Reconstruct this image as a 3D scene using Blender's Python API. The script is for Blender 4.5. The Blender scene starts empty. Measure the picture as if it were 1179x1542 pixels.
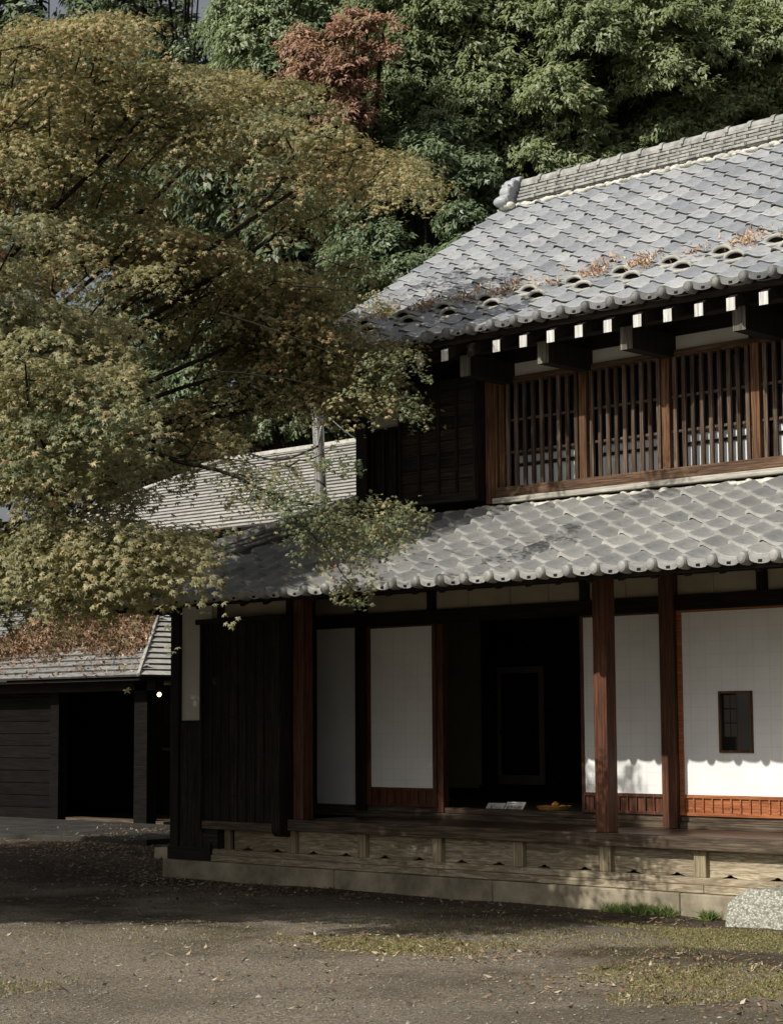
import bpy, math, random
import numpy as np
from mathutils import Vector, Matrix
S = bpy.context.scene
C = S.collection
rad = math.radians
random.seed(7); rng = np.random.default_rng(7)

# ------------------------------------------------------------------ camera
CF = 2985.3
CR = np.array([0.7205069, 0.6934212, -0.0060655]); CU = np.array([0.0779892, -0.072338, 0.9943264])
CFW = np.array([-0.689048, 0.7168921, 0.1061994]); CP = np.array([13.500594, -12.697474, 1.478452])
cd = bpy.data.cameras.new('camera'); cam = bpy.data.objects.new('camera', cd); C.objects.link(cam)
cd.sensor_fit = 'HORIZONTAL'; cd.sensor_width = 36; cd.lens = CF/1179*36; cd.clip_end = 1200; cd.clip_start = .1
cam.matrix_world = Matrix(((CR[0], CU[0], -CFW[0], CP[0]), (CR[1], CU[1], -CFW[1], CP[1]), (CR[2], CU[2], -CFW[2], CP[2]), (0, 0, 0, 1)))
S.camera = cam
# ------------------------------------------------------------------ light
AZ, EL = 8.0, 38.0       # sun stands AZ degrees left of the facade's normal
sd = Vector((-math.sin(rad(AZ))*math.cos(rad(EL)), -math.cos(rad(AZ))*math.cos(rad(EL)), math.sin(rad(EL))))
w = bpy.data.worlds.new('World'); S.world = w; w.use_nodes = True
nt = w.node_tree; bg = nt.nodes['Background']; sky = nt.nodes.new('ShaderNodeTexSky')
sky.sky_type = 'NISHITA'; sky.sun_disc = False; sky.sun_elevation = rad(EL); sky.sun_rotation = math.atan2(sd.x, sd.y)
sky.dust_density = 4; sky.air_density = 1.0
hs = nt.nodes.new('ShaderNodeHueSaturation'); hs.inputs['Saturation'].default_value = .32; nt.links.new(sky.outputs[0], hs.inputs['Color']); nt.links.new(hs.outputs[0], bg.inputs[0]); bg.inputs[1].default_value = 0.072
sl = bpy.data.lights.new('sun', 'SUN'); so = bpy.data.objects.new('sun', sl); C.objects.link(so)
sl.energy = 3.9; sl.angle = rad(.55); sl.color = (1, .95, .87)
so.rotation_euler = (-sd).to_track_quat('-Z', 'Y').to_euler(); so.location = (-6, -20, 20)
vs = S.view_settings; vs.view_transform = 'Standard'; vs.look = 'None'; vs.exposure = .22; vs.gamma = 1
S.cycles.max_bounces = 6; S.cycles.diffuse_bounces = 3; S.cycles.transparent_max_bounces = 8

def px(x, y, d):
    return CP + (CFW + CR*(x-589.5)/CF - CU*(y-771)/CF)*d
def proj(P):
    v = np.asarray(P, float)-CP; z = v@CFW
    return 589.5+CF*(v@CR)/z, 771-CF*(v@CU)/z, z

# ------------------------------------------------------------------ materials
class NT:
    def __init__(s, name, rough=.8, spec=.3):
        s.m = bpy.data.materials.new(name); s.m.use_nodes = True; s.t = s.m.node_tree
        s.b = s.t.nodes['Principled BSDF']; s.b.inputs['Roughness'].default_value = rough
        s.b.inputs['Specular IOR Level'].default_value = spec
        s.co = s.t.nodes.new('ShaderNodeTexCoord')
    def n(s, typ, **k):
        q = s.t.nodes.new(typ)
        for a, v in k.items():
            if a in q.inputs: q.inputs[a].default_value = v
            else: setattr(q, a, v)
        return q
    def l(s, a, b): s.t.links.new(a, b)
    def mapc(s, scale):
        m = s.n('ShaderNodeMapping'); m.inputs['Scale'].default_value = scale
        s.l(s.co.outputs['Object'], m.inputs[0]); return m.outputs[0]
    def noise(s, scale=(1, 1, 1), sc=5, det=6, ro=.6, dist=0):
        q = s.n('ShaderNodeTexNoise'); q.inputs['Scale'].default_value = sc; q.inputs['Detail'].default_value = det
        q.inputs['Roughness'].default_value = ro; q.inputs['Distortion'].default_value = dist
        s.l(s.mapc(scale), q.inputs['Vector']); return q.outputs[0]
    def ramp(s, f, stops):
        q = s.n('ShaderNodeValToRGB'); e = q.color_ramp.elements
        while len(e) < len(stops): e.new(.5)
        for i, (p, c) in enumerate(stops): e[i].position = p; e[i].color = (*c, 1)
        s.l(f, q.inputs[0]); return q.outputs[0]
    def mix(s, f, a, b, mode='MIX'):
        q = s.n('ShaderNodeMix', data_type='RGBA', blend_type=mode)
        for i, v in ((0, f), (6, a), (7, b)):
            if isinstance(v, (int, float)): q.inputs[i].default_value = v
            elif isinstance(v, tuple): q.inputs[i].default_value = (*v, 1)
            else: s.l(v, q.inputs[i])
        return q.outputs[2]
    def attr(s, name):
        q = s.n('ShaderNodeAttribute'); q.attribute_name = name; return q.outputs['Fac']
    def col(s, c):
        if isinstance(c, tuple): s.b.inputs['Base Color'].default_value = (*c, 1)
        else: s.l(c, s.b.inputs['Base Color'])
    def bump(s, h, st=.3, d=.01):
        q = s.n('ShaderNodeBump'); q.inputs['Strength'].default_value = st; q.inputs['Distance'].default_value = d
        s.l(h, q.inputs['Height']); s.l(q.outputs[0], s.b.inputs['Normal'])

def wood(name, c1, c2, axis='z', rough=.75, spec=.3, patch=.5, bump=.5, plank=0.0, swirl=.6, st=22):
    m = NT(name, rough, spec)
    sc = {'z': (st, st, .9), 'x': (.9, st, st), 'y': (st, .9, st)}[axis]
    g = m.noise(sc, 3, 7, .65, swirl); g2 = m.noise(sc, 14, 3, .6, 0); p = m.noise((1, 1, 1), 1.7, 5, .6)
    c = m.ramp(g, [(.28, tuple(x*.6 for x in c1)), (.45, c1), (.62, c2), (.8, tuple(min(1, x*1.15) for x in c2))])
    c = m.mix(.35, c, m.ramp(g2, [(.3, (.35, .35, .35)), (.7, (1, 1, 1))]), 'MULTIPLY')
    c = m.mix(patch, c, m.ramp(p, [(.3, (.45, .43, .42)), (.65, (1, 1, 1))]), 'MULTIPLY')
    if plank:
        r = m.attr('v'); c = m.mix(plank, c, m.ramp(r, [(0, (.4, .4, .4)), (1, (1.3, 1.3, 1.3))]), 'MULTIPLY')
    m.col(c); m.bump(g, bump, .004); return m.m

M = {}
M['dark'] = wood('dark_wood', (.014, .0105, .008), (.030, .023, .017), 'z', .8, .2)
M['darkx'] = wood('dark_beam_wood', (.014, .0105, .008), (.032, .024, .018), 'x', .8, .2)
M['board'] = wood('weathered_dark_boards', (.018, .014, .010), (.05, .04, .03), 'z', .85, .2, plank=.8)
M['boardx'] = wood('weathered_dark_boards_level', (.025, .021, .016), (.07, .056, .042), 'x', .85, .2, plank=.8)
M['post'] = wood('reddish_post_wood', (.070, .026, .012), (.19, .070, .032), 'z', .55, .35)
M['brown'] = wood('brown_frame_wood', (.085, .040, .019), (.23, .115, .055), 'z', .75, .25)
M['brownx'] = wood('brown_rail_wood', (.075, .042, .025), (.20, .12, .07), 'x', .75, .25)
M['slat'] = wood('grey_brown_slat_wood', (.07, .048, .032), (.20, .14, .10), 'z', .8, .2, plank=.9)
M['orange'] = wood('orange_panel_wood', (.30, .095, .032), (.52, .19, .07), 'x', .6, .35)
M['deck'] = wood('veranda_floor_wood', (.055, .032, .018), (.14, .088, .05), 'x', .33, .55, plank=.6)
M['edge'] = wood('veranda_edge_wood', (.065, .048, .032), (.17, .13, .09), 'x', .8, .2)
M['skirt'] = wood('pale_weathered_wood', (.30, .245, .16), (.58, .50, .36), 'x', .85, .2, patch=.45, plank=.4, swirl=2.2, st=9)
M['skirtz'] = wood('pale_weathered_post_wood', (.28, .23, .14), (.50, .42, .28), 'z', .85, .2)
M['whitewood'] = wood('pale_grey_sill_wood', (.42, .40, .34), (.62, .60, .53), 'x', .85, .2, patch=.6)
M['endgrain'] = wood('painted_rafter_end', (.62, .61, .56), (.88, .87, .82), 'z', .7, .2, patch=.45)
M['beamend'] = wood('grey_beam_end_wood', (.13, .12, .10), (.30, .28, .23), 'z', .8, .2)
M['floor'] = wood('straw_mat_floor', (.26, .22, .13), (.40, .34, .22), 'x', .8, .2)
M['barkm'] = wood('maple_bark', (.022, .018, .013), (.055, .045, .035), 'z', .9, .1)

def simple(name, c, rough=.8, spec=.3, var=.3, sc=4, bump=.2, scale=(1, 1, 1), metal=0):
    m = NT(name, rough, spec); f = m.noise(scale, sc, 6, .62)
    m.col(m.ramp(f, [(.3, tuple(x*(1-var) for x in c)), (.7, tuple(min(1, x*(1+var*.5)) for x in c))]))
    m.b.inputs['Metallic'].default_value = metal
    if bump: m.bump(m.noise(scale, sc*12, 4, .6), bump, .003)
    return m.m
M['plaster'] = simple('white_plaster', (.60, .59, .54), .9, .1, .18, 2)
M['whitepanel'] = simple('white_lime_panel', (.80, .80, .77), .9, .1, .08, 2)
M['cream'] = simple('cream_plaster', (.42, .38, .29), .9, .1, .2, 2)
M['inwall'] = simple('ochre_inner_wall', (.46, .40, .24), .9, .1, .2, 1.5)
M['fusuma'] = simple('grey_sliding_panel', (.20, .19, .16), .9, .1, .2, 1.5)
M['black'] = simple('black_wood_and_shade', (.012, .011, .010), .9, .1, .2, 3)  # black wood; also stands in for shade in hollows and behind openings
M['blackboard'] = wood('shaded_shed_boards', (.006, .005, .004), (.013, .011, .009), 'x', .9, .1, plank=.6)  # board colour taken near black to carry the deep shade of the shed
M['glass_dark'] = NT('dark_window_glass', .08, .6); M['glass_dark'].col((.01, .011, .012)); M['glass_dark'] = M['glass_dark'].m
M['frost'] = simple('frosted_glass', (.70, .75, .76), .35, .5, .12, 3, 0)
M['paintedink'] = simple('black_ink', (.01, .01, .01), .7, .2, 0, 3, 0)
M['card'] = simple('white_card', (.62, .61, .57), .6, .3, .08, 6, 0)
M['concrete'] = simple('old_concrete', (.30, .26, .185), .9, .2, .62, 3.2, .5)
M['slab'] = simple('grey_slab_concrete', (.040, .038, .032), .9, .2, .6, 2.5, .6)
M['mortar'] = simple('white_roof_mortar', (.60, .58, .50), .9, .1, .4, 8, .5)
M['ridget'] = simple('cream_grey_ridge_tile', (.33, .33, .305), .75, .3, .55, 11, .7)
M['guard'] = simple('pale_snow_guard_tile', (.40, .39, .34), .75, .3, .35, 9, .4)
M['steel'] = simple('stainless_steel', (.72, .70, .66), .26, .5, .12, 6, .05, (1, 1, 8), .8)
M['cable'] = simple('black_cable', (.02, .02, .02), .6, .3, .1, 4, 0)
M['basket'] = simple('woven_bamboo', (.42, .22, .07), .7, .3, .4, 40, .6)
M['fruit'] = simple('orange_peel', (.75, .34, .03), .5, .4, .15, 12, .2)
M['cloth'] = simple('grey_blue_cloth', (.13, .17, .22), .95, .05, .3, 20, .4)
def emis(name, c, s):
    m = NT(name); m.b.inputs['Emission Color'].default_value = (*c, 1); m.b.inputs['Emission Strength'].default_value = s; m.col(c); return m.m
M['bulb'] = emis('lit_bulb', (1, .72, .32), 5)

def paper(name):                       # shoji paper: faint joints between the glued sheets
    m = NT(name, .85, .15)
    mp = m.mapc((1, 1, 1)); s = m.n('ShaderNodeSeparateXYZ'); m.l(mp, s.inputs[0])
    def line(sock, period, off, w_):
        a = m.n('ShaderNodeMath', operation='MULTIPLY_ADD'); m.l(sock, a.inputs[0]); a.inputs[1].default_value = 1/period; a.inputs[2].default_value = off
        b = m.n('ShaderNodeMath', operation='FRACT'); m.l(a.outputs[0], b.inputs[0])
        c = m.n('ShaderNodeMath', operation='LESS_THAN'); m.l(b.outputs[0], c.inputs[0]); c.inputs[1].default_value = w_; return c.outputs[0]
    lx = line(s.outputs[0], .155, .1, .10); lz = line(s.outputs[2], .108, .25, .10)
    mx = m.n('ShaderNodeMath', operation='MAXIMUM'); m.l(lx, mx.inputs[0]); m.l(lz, mx.inputs[1])
    base = m.ramp(m.noise((1, 1, 1), 3, 5, .6), [(.3, (.74, .745, .72)), (.7, (.83, .83, .81))])
    f = m.n('ShaderNodeMath', operation='MULTIPLY'); m.l(mx.outputs[0], f.inputs[0]); f.inputs[1].default_value = .13
    m.col(m.mix(f.outputs[0], base, (.46, .46, .43)))
    m.bump(mx.outputs[0], .2, .002); return m.m
M['paper'] = paper('shoji_paper')

def tilemat(name, a, b, c):
    m = NT(name, .42, .45)
    v = m.attr('v'); n1 = m.noise((1, 1, 1), 2.2, 6, .65); n2 = m.noise((1, 1, 1), 26, 5, .7)
    col = m.ramp(v, [(0, a), (.5, b), (1, c)])
    col = m.mix(.55, col, m.ramp(n2, [(.25, (.42, .42, .39)), (.5, (1, 1, 1)), (.72, (1.15, 1.15, 1.1))]), 'MULTIPLY')
    col = m.mix(.5, col, m.ramp(n1, [(.3, (.62, .63, .62)), (.65, (1.05, 1.05, 1.05))]), 'MULTIPLY')
    n3 = m.noise((1, 1, 1), 9, 7, .75); col = m.mix(m.ramp(n3, [(.56, (0, 0, 0)), (.66, (.55, .55, .55))]), col, (.36, .345, .29)); n4 = m.noise((1, 1, 1), 4.5, 6, .7); col = m.mix(m.ramp(n4, [(.55, (0, 0, 0)), (.72, (.5, .5, .5))]), col, (.12, .12, .115))
    m.col(col); m.bump(n2, .25, .004)
    r = m.ramp(n2, [(.3, (.38,)*3), (.7, (.62,)*3)]); m.l(r, m.b.inputs['Roughness']); return m.m
M['tile'] = tilemat('silver_grey_tile', (.23, .245, .27), (.345, .36, .378), (.47, .475, .475))
M['tile_light'] = tilemat('pale_tile_edge', (.42, .415, .39), (.54, .53, .50), (.64, .63, .59))  # paler colour on the course fronts, painting in their sunlit edge highlight
M['tile_edge'] = tilemat('dark_tile_and_lap_shade', (.075, .078, .078), (.12, .122, .12), (.20, .20, .19))  # dark eave tile; on the course fronts it paints in the overlap shadows
M['tile2'] = tilemat('old_grey_tile', (.185, .187, .185), (.25, .252, .245), (.33, .325, .305))
M['tile_eave'] = tilemat('grey_eave_tile', (.20, .20, .19), (.28, .28, .265), (.37, .365, .34))

def shinglemat(name, c1, c2):
    m = NT(name, .7, .3)
    v = m.attr('v'); g = m.noise((2, 2, 2), 4, 6, .65); g2 = m.noise((3, 30, 30), 2, 4, .6)
    col = m.mix(.6, m.ramp(g, [(.3, c1), (.65, c2)]), m.ramp(v, [(0, (.65, .65, .65)), (1, (1.15, 1.15, 1.12))]), 'MULTIPLY')
    col = m.mix(.4, col, m.ramp(g2, [(.3, (.6, .58, .55)), (.7, (1, 1, 1))]), 'MULTIPLY')
    m.col(col); m.bump(g, .3, .005); return m.m
M['shingle'] = shinglemat('silvered_roof_boards', (.34, .33, .30), (.56, .55, .51))
M['shadegap'] = shinglemat('dark_board_edge', (.05, .048, .043), (.10, .097, .09))  # board front edges coloured dark to draw the shade under each course
M['shingle2'] = shinglemat('grey_roof_boards', (.13, .13, .125), (.34, .335, .32))

def leafmat(name, stops, trans=.3, rough=.55, big=None):
    m = NT(name, rough, .35)
    col = m.ramp(m.attr('v'), stops)
    if big: col = m.mix(m.ramp(m.noise((1, 1, 1), big[0], 3, .5), [(.38, (0, 0, 0)), (.62, (1, 1, 1))]), col, m.mix(.5, col, big[1]))
    m.col(col)
    tr = m.n('ShaderNodeBsdfTranslucent'); m.l(m.mix(1, col, (.95, 1.0, .62), 'MULTIPLY'), tr.inputs[0])
    mx = m.n('ShaderNodeMixShader'); mx.inputs[0].default_value = trans
    m.l(m.b.outputs[0], mx.inputs[1]); m.l(tr.outputs[0], mx.inputs[2]); m.l(mx.outputs[0], m.t.nodes['Material Output'].inputs[0])
    return m.m
M['maple'] = leafmat('autumn_maple_leaf', [(0, (.085, .12, .068)), (.38, (.17, .205, .115)), (.6, (.32, .32, .165)), (.8, (.52, .42, .22)), (.93, (.56, .35, .21)), (1, (.40, .19, .12))], .38, .45, (.9, (.46, .38, .195)))
M['oak'] = leafmat('evergreen_leaf', [(0, (.11, .155, .085)), (.5, (.21, .265, .135)), (.85, (.33, .37, .19)), (1, (.48, .47, .26))], .42, .42, (.45, (.25, .30, .14)))
M['oakdark'] = leafmat('dark_evergreen_leaf', [(0, (.06, .085, .048)), (.6, (.12, .16, .08)), (1, (.18, .23, .11))], .15, .45)
M['oakgreen'] = leafmat('fresh_green_leaf', [(0, (.11, .155, .085)), (.6, (.22, .28, .155)), (1, (.34, .40, .23))], .38, .4)
M['red'] = leafmat('russet_leaf', [(0, (.17, .085, .06)), (.45, (.31, .17, .115)), (.8, (.45, .29, .19)), (.93, (.27, .26, .12)), (1, (.20, .22, .11))], .25, .5)
M['litter'] = leafmat('dry_leaf', [(0, (.10, .065, .04)), (.45, (.23, .15, .085)), (.75, (.38, .28, .17)), (.93, (.52, .43, .28)), (1, (.62, .57, .43))], .1, .7)
M['rlitter'] = leafmat('pink_brown_dry_leaf', [(0, (.24, .13, .08)), (.5, (.50, .31, .19)), (1, (.66, .54, .38))], .1, .7)
M['slitter'] = leafmat('orange_brown_dry_leaf', [(0, (.08, .05, .03)), (.5, (.22, .13, .075)), (.85, (.40, .27, .16)), (1, (.55, .44, .3))], .1, .7)
M['blade'] = leafmat('grass_blade', [(0, (.09, .095, .035)), (.4, (.20, .19, .07)), (.75, (.36, .31, .14)), (1, (.50, .42, .24))], .25, .6)
M['tuft'] = leafmat('green_grass_blade', [(0, (.06, .11, .025)), (.6, (.15, .22, .06)), (1, (.34, .34, .13))], .25, .6)

def pebmat():
    m = NT('pebble_stone', .85, .3); m.col(m.ramp(m.attr('v'), [(0, (.08, .072, .062)), (.6, (.20, .185, .16)), (1, (.36, .335, .29))])); return m.m
M['peb'] = pebmat()
def groundmat():
    m = NT('packed_soil_and_grit', .95, .15)
    a = m.noise((1, 1, 1), .55, 6, .6); b = m.noise((1, 1, 1), 7, 8, .72); g = m.noise((1, 1, 1), 70, 6, .75); v = m.n('ShaderNodeTexVoronoi'); v.inputs['Scale'].default_value = 85
    m.l(m.mapc((1, 1, 1)), v.inputs['Vector'])
    soil = m.ramp(b, [(.3, (.050, .039, .024)), (.5, (.105, .083, .053)), (.72, (.19, .152, .10))])
    grit = m.ramp(g, [(.32, (.085, .070, .048)), (.45, (.22, .188, .14)), (.57, (.40, .345, .265)), (.70, (.62, .55, .44))])
    f = m.ramp(a, [(.42, (0, 0, 0)), (.56, (.9, .9, .9))])
    col = m.mix(f, soil, grit); sp = m.noise((1, 1, 1), 38, 5, .8)
    # gravel thickens towards the viewer (open yard), darker soil under the eaves
    s = m.n('ShaderNodeSeparateXYZ'); m.l(m.mapc((1, 1, 1)), s.inputs[0])
    q = m.n('ShaderNodeMapRange'); m.l(s.outputs[1], q.inputs[0]); q.inputs[1].default_value = -2.6; q.inputs[2].default_value = -5.2; q.inputs[3].default_value = .0; q.inputs[4].default_value = .7
    col = m.mix(q.outputs[0], col, m.mix(.8, col, grit))
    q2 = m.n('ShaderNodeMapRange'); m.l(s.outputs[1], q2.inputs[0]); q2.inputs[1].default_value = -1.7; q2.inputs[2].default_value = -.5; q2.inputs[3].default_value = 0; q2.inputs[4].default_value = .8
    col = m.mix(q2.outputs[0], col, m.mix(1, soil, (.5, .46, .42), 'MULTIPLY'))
    col = m.mix(.85, col, m.ramp(sp, [(.33, (.42, .41, .40)), (.48, (.95, .95, .95)), (.56, (1.1, 1.1, 1.08)), (.70, (2.0, 1.95, 1.85))]), 'MULTIPLY')
    m.col(col)
    h = m.mix(.5, b, sp); m.bump(h, 1.0, .06); return m.m
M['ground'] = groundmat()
def stonemat():
    m = NT('rough_granite', .9, .2)
    v = m.n('ShaderNodeTexVoronoi'); v.inputs['Scale'].default_value = 48; m.l(m.mapc((1, 1, 1.4)), v.inputs['Vector']); n = m.noise((1, 1, 1), 30, 6, .7)
    m.col(m.mix(m.ramp(v.outputs['Distance'], [(.15, (1, 1, 1)), (.5, (0, 0, 0))]), m.ramp(n, [(.35, (.14, .14, .11)), (.6, (.34, .34, .28))]), (.58, .57, .50))); m.bump(n, .9, .02); return m.m
M['stone'] = stonemat()

# ------------------------------------------------------------------ mesh helpers
class MB:
    def __init__(s): s.v = []; s.f = []; s.c = []; s.m = []; s.cv = .5; s.mi = 0
    def add(s, vs, fs):
        o = len(s.v); s.v += [tuple(map(float, p)) for p in vs]
        for f in fs: s.f.append(tuple(i+o for i in f)); s.c.append(s.cv); s.m.append(s.mi)
        return s
    def box(s, x0, x1, y0, y1, z0, z1):
        return s.add([(x0, y0, z0), (x1, y0, z0), (x1, y1, z0), (x0, y1, z0), (x0, y0, z1), (x1, y0, z1), (x1, y1, z1), (x0, y1, z1)],
                     [(0, 3, 2, 1), (4, 5, 6, 7), (0, 1, 5, 4), (1, 2, 6, 5), (2, 3, 7, 6), (3, 0, 4, 7)])
    def obox(s, c, ax, ay, az):   # centre and three half-vectors
        c, ax, ay, az = (np.array(q, float) for q in (c, ax, ay, az))
        vs = [c+i*ax+j*ay+k*az for k in (-1, 1) for j, i in ((-1, -1), (-1, 1), (1, 1), (1, -1))]
        return s.add(vs, [(0, 3, 2, 1), (4, 5, 6, 7), (0, 1, 5, 4), (1, 2, 6, 5), (2, 3, 7, 6), (3, 0, 4, 7)])
    def prism(s, pts, d):         # planar polygon pts extruded by vector d
        n = len(pts); d = np.array(d, float); P = [np.array(p, float) for p in pts]
        return s.add(P+[p+d for p in P], [tuple(range(n))[::-1], tuple(range(n, 2*n))]+[(i, (i+1) % n, n+(i+1) % n, n+i) for i in range(n)])
    def tube(s, P, R, k=8, caps=True):
        P = [np.array(p, float) for p in P]; o = []
        up = np.array([0, 0, 1.])
        for i, p in enumerate(P):
            t = P[min(i+1, len(P)-1)]-P[max(i-1, 0)]; t /= np.linalg.norm(t)+1e-9
            a = np.cross(t, up if abs(t[2]) < .95 else np.array([1., 0, 0])); a /= np.linalg.norm(a); b = np.cross(t, a)
            r = R[i] if hasattr(R, '__len__') else R
            o += [p+r*(math.cos(2*math.pi*j/k)*a+math.sin(2*math.pi*j/k)*b) for j in range(k)]
        fs = [(i*k+j, i*k+(j+1) % k, (i+1)*k+(j+1) % k, (i+1)*k+j) for i in range(len(P)-1) for j in range(k)]
        if caps: fs += [tuple(range(k)), tuple(range((len(P)-1)*k, len(P)*k))[::-1]]
        return s.add(o, fs)
    def ball(s, c, r, k=12, m=8):
        r = r if hasattr(r, '__len__') else (r, r, r)
        vs = [(c[0], c[1], c[2]-r[2])]
        for i in range(1, m):
            a = -math.pi/2+math.pi*i/m
            vs += [(c[0]+r[0]*math.cos(a)*math.cos(2*math.pi*j/k), c[1]+r[1]*math.cos(a)*math.sin(2*math.pi*j/k), c[2]+r[2]*math.sin(a)) for j in range(k)]
        vs.append((c[0], c[1], c[2]+r[2])); n = len(vs)-1
        fs = [(0, 1+(j+1) % k, 1+j) for j in range(k)]+[(1+i*k+j, 1+i*k+(j+1) % k, 1+(i+1)*k+(j+1) % k, 1+(i+1)*k+j) for i in range(m-2) for j in range(k)]
        fs += [(n, 1+(m-2)*k+j, 1+(m-2)*k+(j+1) % k) for j in range(k)]
        return s.add(vs, fs)

def finish(o, me, mats, parent, org, bevel, smooth):
    for q in (mats if isinstance(mats, (list, tuple)) else [mats]): me.materials.append(q)
    C.objects.link(o); o.location = org
    if parent is not None:
        o.parent = parent; o.location = Vector(org)-Vector(parent['_w'])
    o['_w'] = tuple(map(float, org))
    if smooth: me.polygons.foreach_set('use_smooth', [True]*len(me.polygons))
    if bevel:
        b = o.modifiers.new('bevel', 'BEVEL'); b.width = bevel; b.segments = 2; b.limit_method = 'ANGLE'
    return o
def obj(name, mb, mat, parent=None, org=None, bevel=0, smooth=False, fixn=True):
    v = np.array(mb.v)
    if org is None: org = parent['_w'] if parent is not None else (v[:, 0].mean(), v[:, 1].mean(), v[:, 2].min())
    me = bpy.data.meshes.new(name); me.from_pydata((v-np.array(org)).tolist(), [], mb.f)
    a = me.attributes.new('v', 'FLOAT', 'FACE'); a.data.foreach_set('value', mb.c)
    if any(mb.m): me.polygons.foreach_set('material_index', mb.m)
    o = bpy.data.objects.new(name, me)
    if fixn:
        import bmesh
        bm = bmesh.new(); bm.from_mesh(me); bmesh.ops.recalc_face_normals(bm, faces=bm.faces); bm.to_mesh(me); bm.free()
    me.update()
    return finish(o, me, mat, parent, org, bevel, smooth)
def npobj(name, V, nper, faces_per, vals, mat, parent=None, org=(0, 0, 0), smooth=False):
    """V (N*nper,3) vertices; faces_per list of quads/tris in one item; vals (N,)"""
    N = len(V)//nper; fp = [np.array(f) for f in faces_per]; L = sum(len(f) for f in fp)
    me = bpy.data.meshes.new(name); me.vertices.add(len(V)); me.vertices.foreach_set('co', (V-np.array(org)).astype(np.float32).ravel())
    base = (np.arange(N)*nper)[:, None]; cat = np.concatenate(fp)[None, :]
    me.loops.add(N*L); me.loops.foreach_set('vertex_index', (base+cat).astype(np.int32).ravel())
    sizes = np.array([len(f) for f in fp]); starts = np.concatenate([[0], np.cumsum(sizes)[:-1]])
    me.polygons.add(N*len(fp)); me.polygons.foreach_set('loop_start', ((np.arange(N)*L)[:, None]+starts[None]).astype(np.int32).ravel())
    try: me.polygons.foreach_set('loop_total', np.tile(sizes, N).astype(np.int32))
    except Exception: pass
    me.update(calc_edges=True)
    a = me.attributes.new('v', 'FLOAT', 'FACE'); a.data.foreach_set('value', np.repeat(vals, len(fp)).astype(np.float32))
    o = bpy.data.objects.new(name, me); return finish(o, me, mat, parent, org, 0, smooth)
def thing(name, label, cat, loc, group=None):
    o = bpy.data.objects.new(name, None); C.objects.link(o); o.location = loc; o['_w'] = tuple(map(float, loc)); o.empty_display_size = .2
    return tag(o, label, cat, group)
def tag(o, label=None, cat=None, group=None, kind=None):
    for k, v in (('label', label), ('category', cat), ('group', group), ('kind', kind)):
        if v: o[k] = v
    return o
def nrm(a): return a/(np.linalg.norm(a, axis=-1, keepdims=True)+1e-9)
def U(a, b): return random.uniform(a, b)

# ------------------------------------------------------------------ roof tiles
PU = [0, .03, .07, .12, .18, .25, .34, .45, .58, .72, .86, 1.0]
PH = [.42, .74, .94, 1.0, .93, .72, .42, .17, .03, 0, .08, .26]
def prof(u): return np.interp(u, PU, PH)
class Frame:                       # x along the eave, y horizontal run up the roof
    def __init__(s, O, ex, ey, slope):
        s.O = np.array(O, float); s.ex = np.array(ex, float); s.ey = np.array(ey, float)
        L = math.hypot(1, slope); s.up = (s.ey+np.array([0, 0, slope]))/L; s.n = (np.array([0, 0, 1.])-slope*s.ey)/L
    def p(s, x, v, h): return s.O+s.ex*x+s.up*v+s.n*h
def tiles(mb, fr, x0, ncol, nrow, pitch, expo, ht=.056, th=.030, left=None, skip=(), eave=True, warp=None, em=0, gap=.40):
    K = len(PU)
    for i in range(ncol):
        for j in range(nrow):
            if (i, j) in skip: continue
            xa = x0+i*pitch
            if left and xa+pitch < left(j*expo)-.02: continue
            mb.cv = min(1, max(0, random.gauss(.5, .22))); dh = U(-.004, .004); dv = U(-.008, .008); tw = U(-.007, .007)
            v0 = j*expo+dv; v1 = (j+1)*expo+.012; vs = []
            rows = [(v0+.03, 0), (v0+.001, th*gap), (v0, th*.85), (v0+.009, th), (v1, .002)]
            for r, (v, h) in enumerate(rows):
                for k in range(K):
                    x = xa+PU[k]*pitch*1.02; hh = PH[k]*ht+h+dh+tw*(PU[k]-.5)*2
                    if r == 0: hh = PH[k]*ht+.002
                    if left: x = max(x, left(v))
                    if warp: hh += warp(x, v)
                    vs.append(fr.p(x, v, hh))
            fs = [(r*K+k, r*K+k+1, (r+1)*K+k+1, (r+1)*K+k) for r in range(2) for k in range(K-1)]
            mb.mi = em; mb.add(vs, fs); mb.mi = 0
            fs = [(r*K+k, r*K+k+1, (r+1)*K+k+1, (r+1)*K+k) for r in range(2, 4) for k in range(K-1)]
            # left side face (the roll's edge)
            o = len(vs)
            vs += [fr.p(max(xa, left(v0)) if left else xa, v0, PH[0]*ht-.012), fr.p(max(xa, left(v1)) if left else xa, v1, PH[0]*ht-.012)]
            fs += [(0, K, 2*K, 3*K, 4*K, o+1, o)]
            mb.add(vs, fs)
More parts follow.
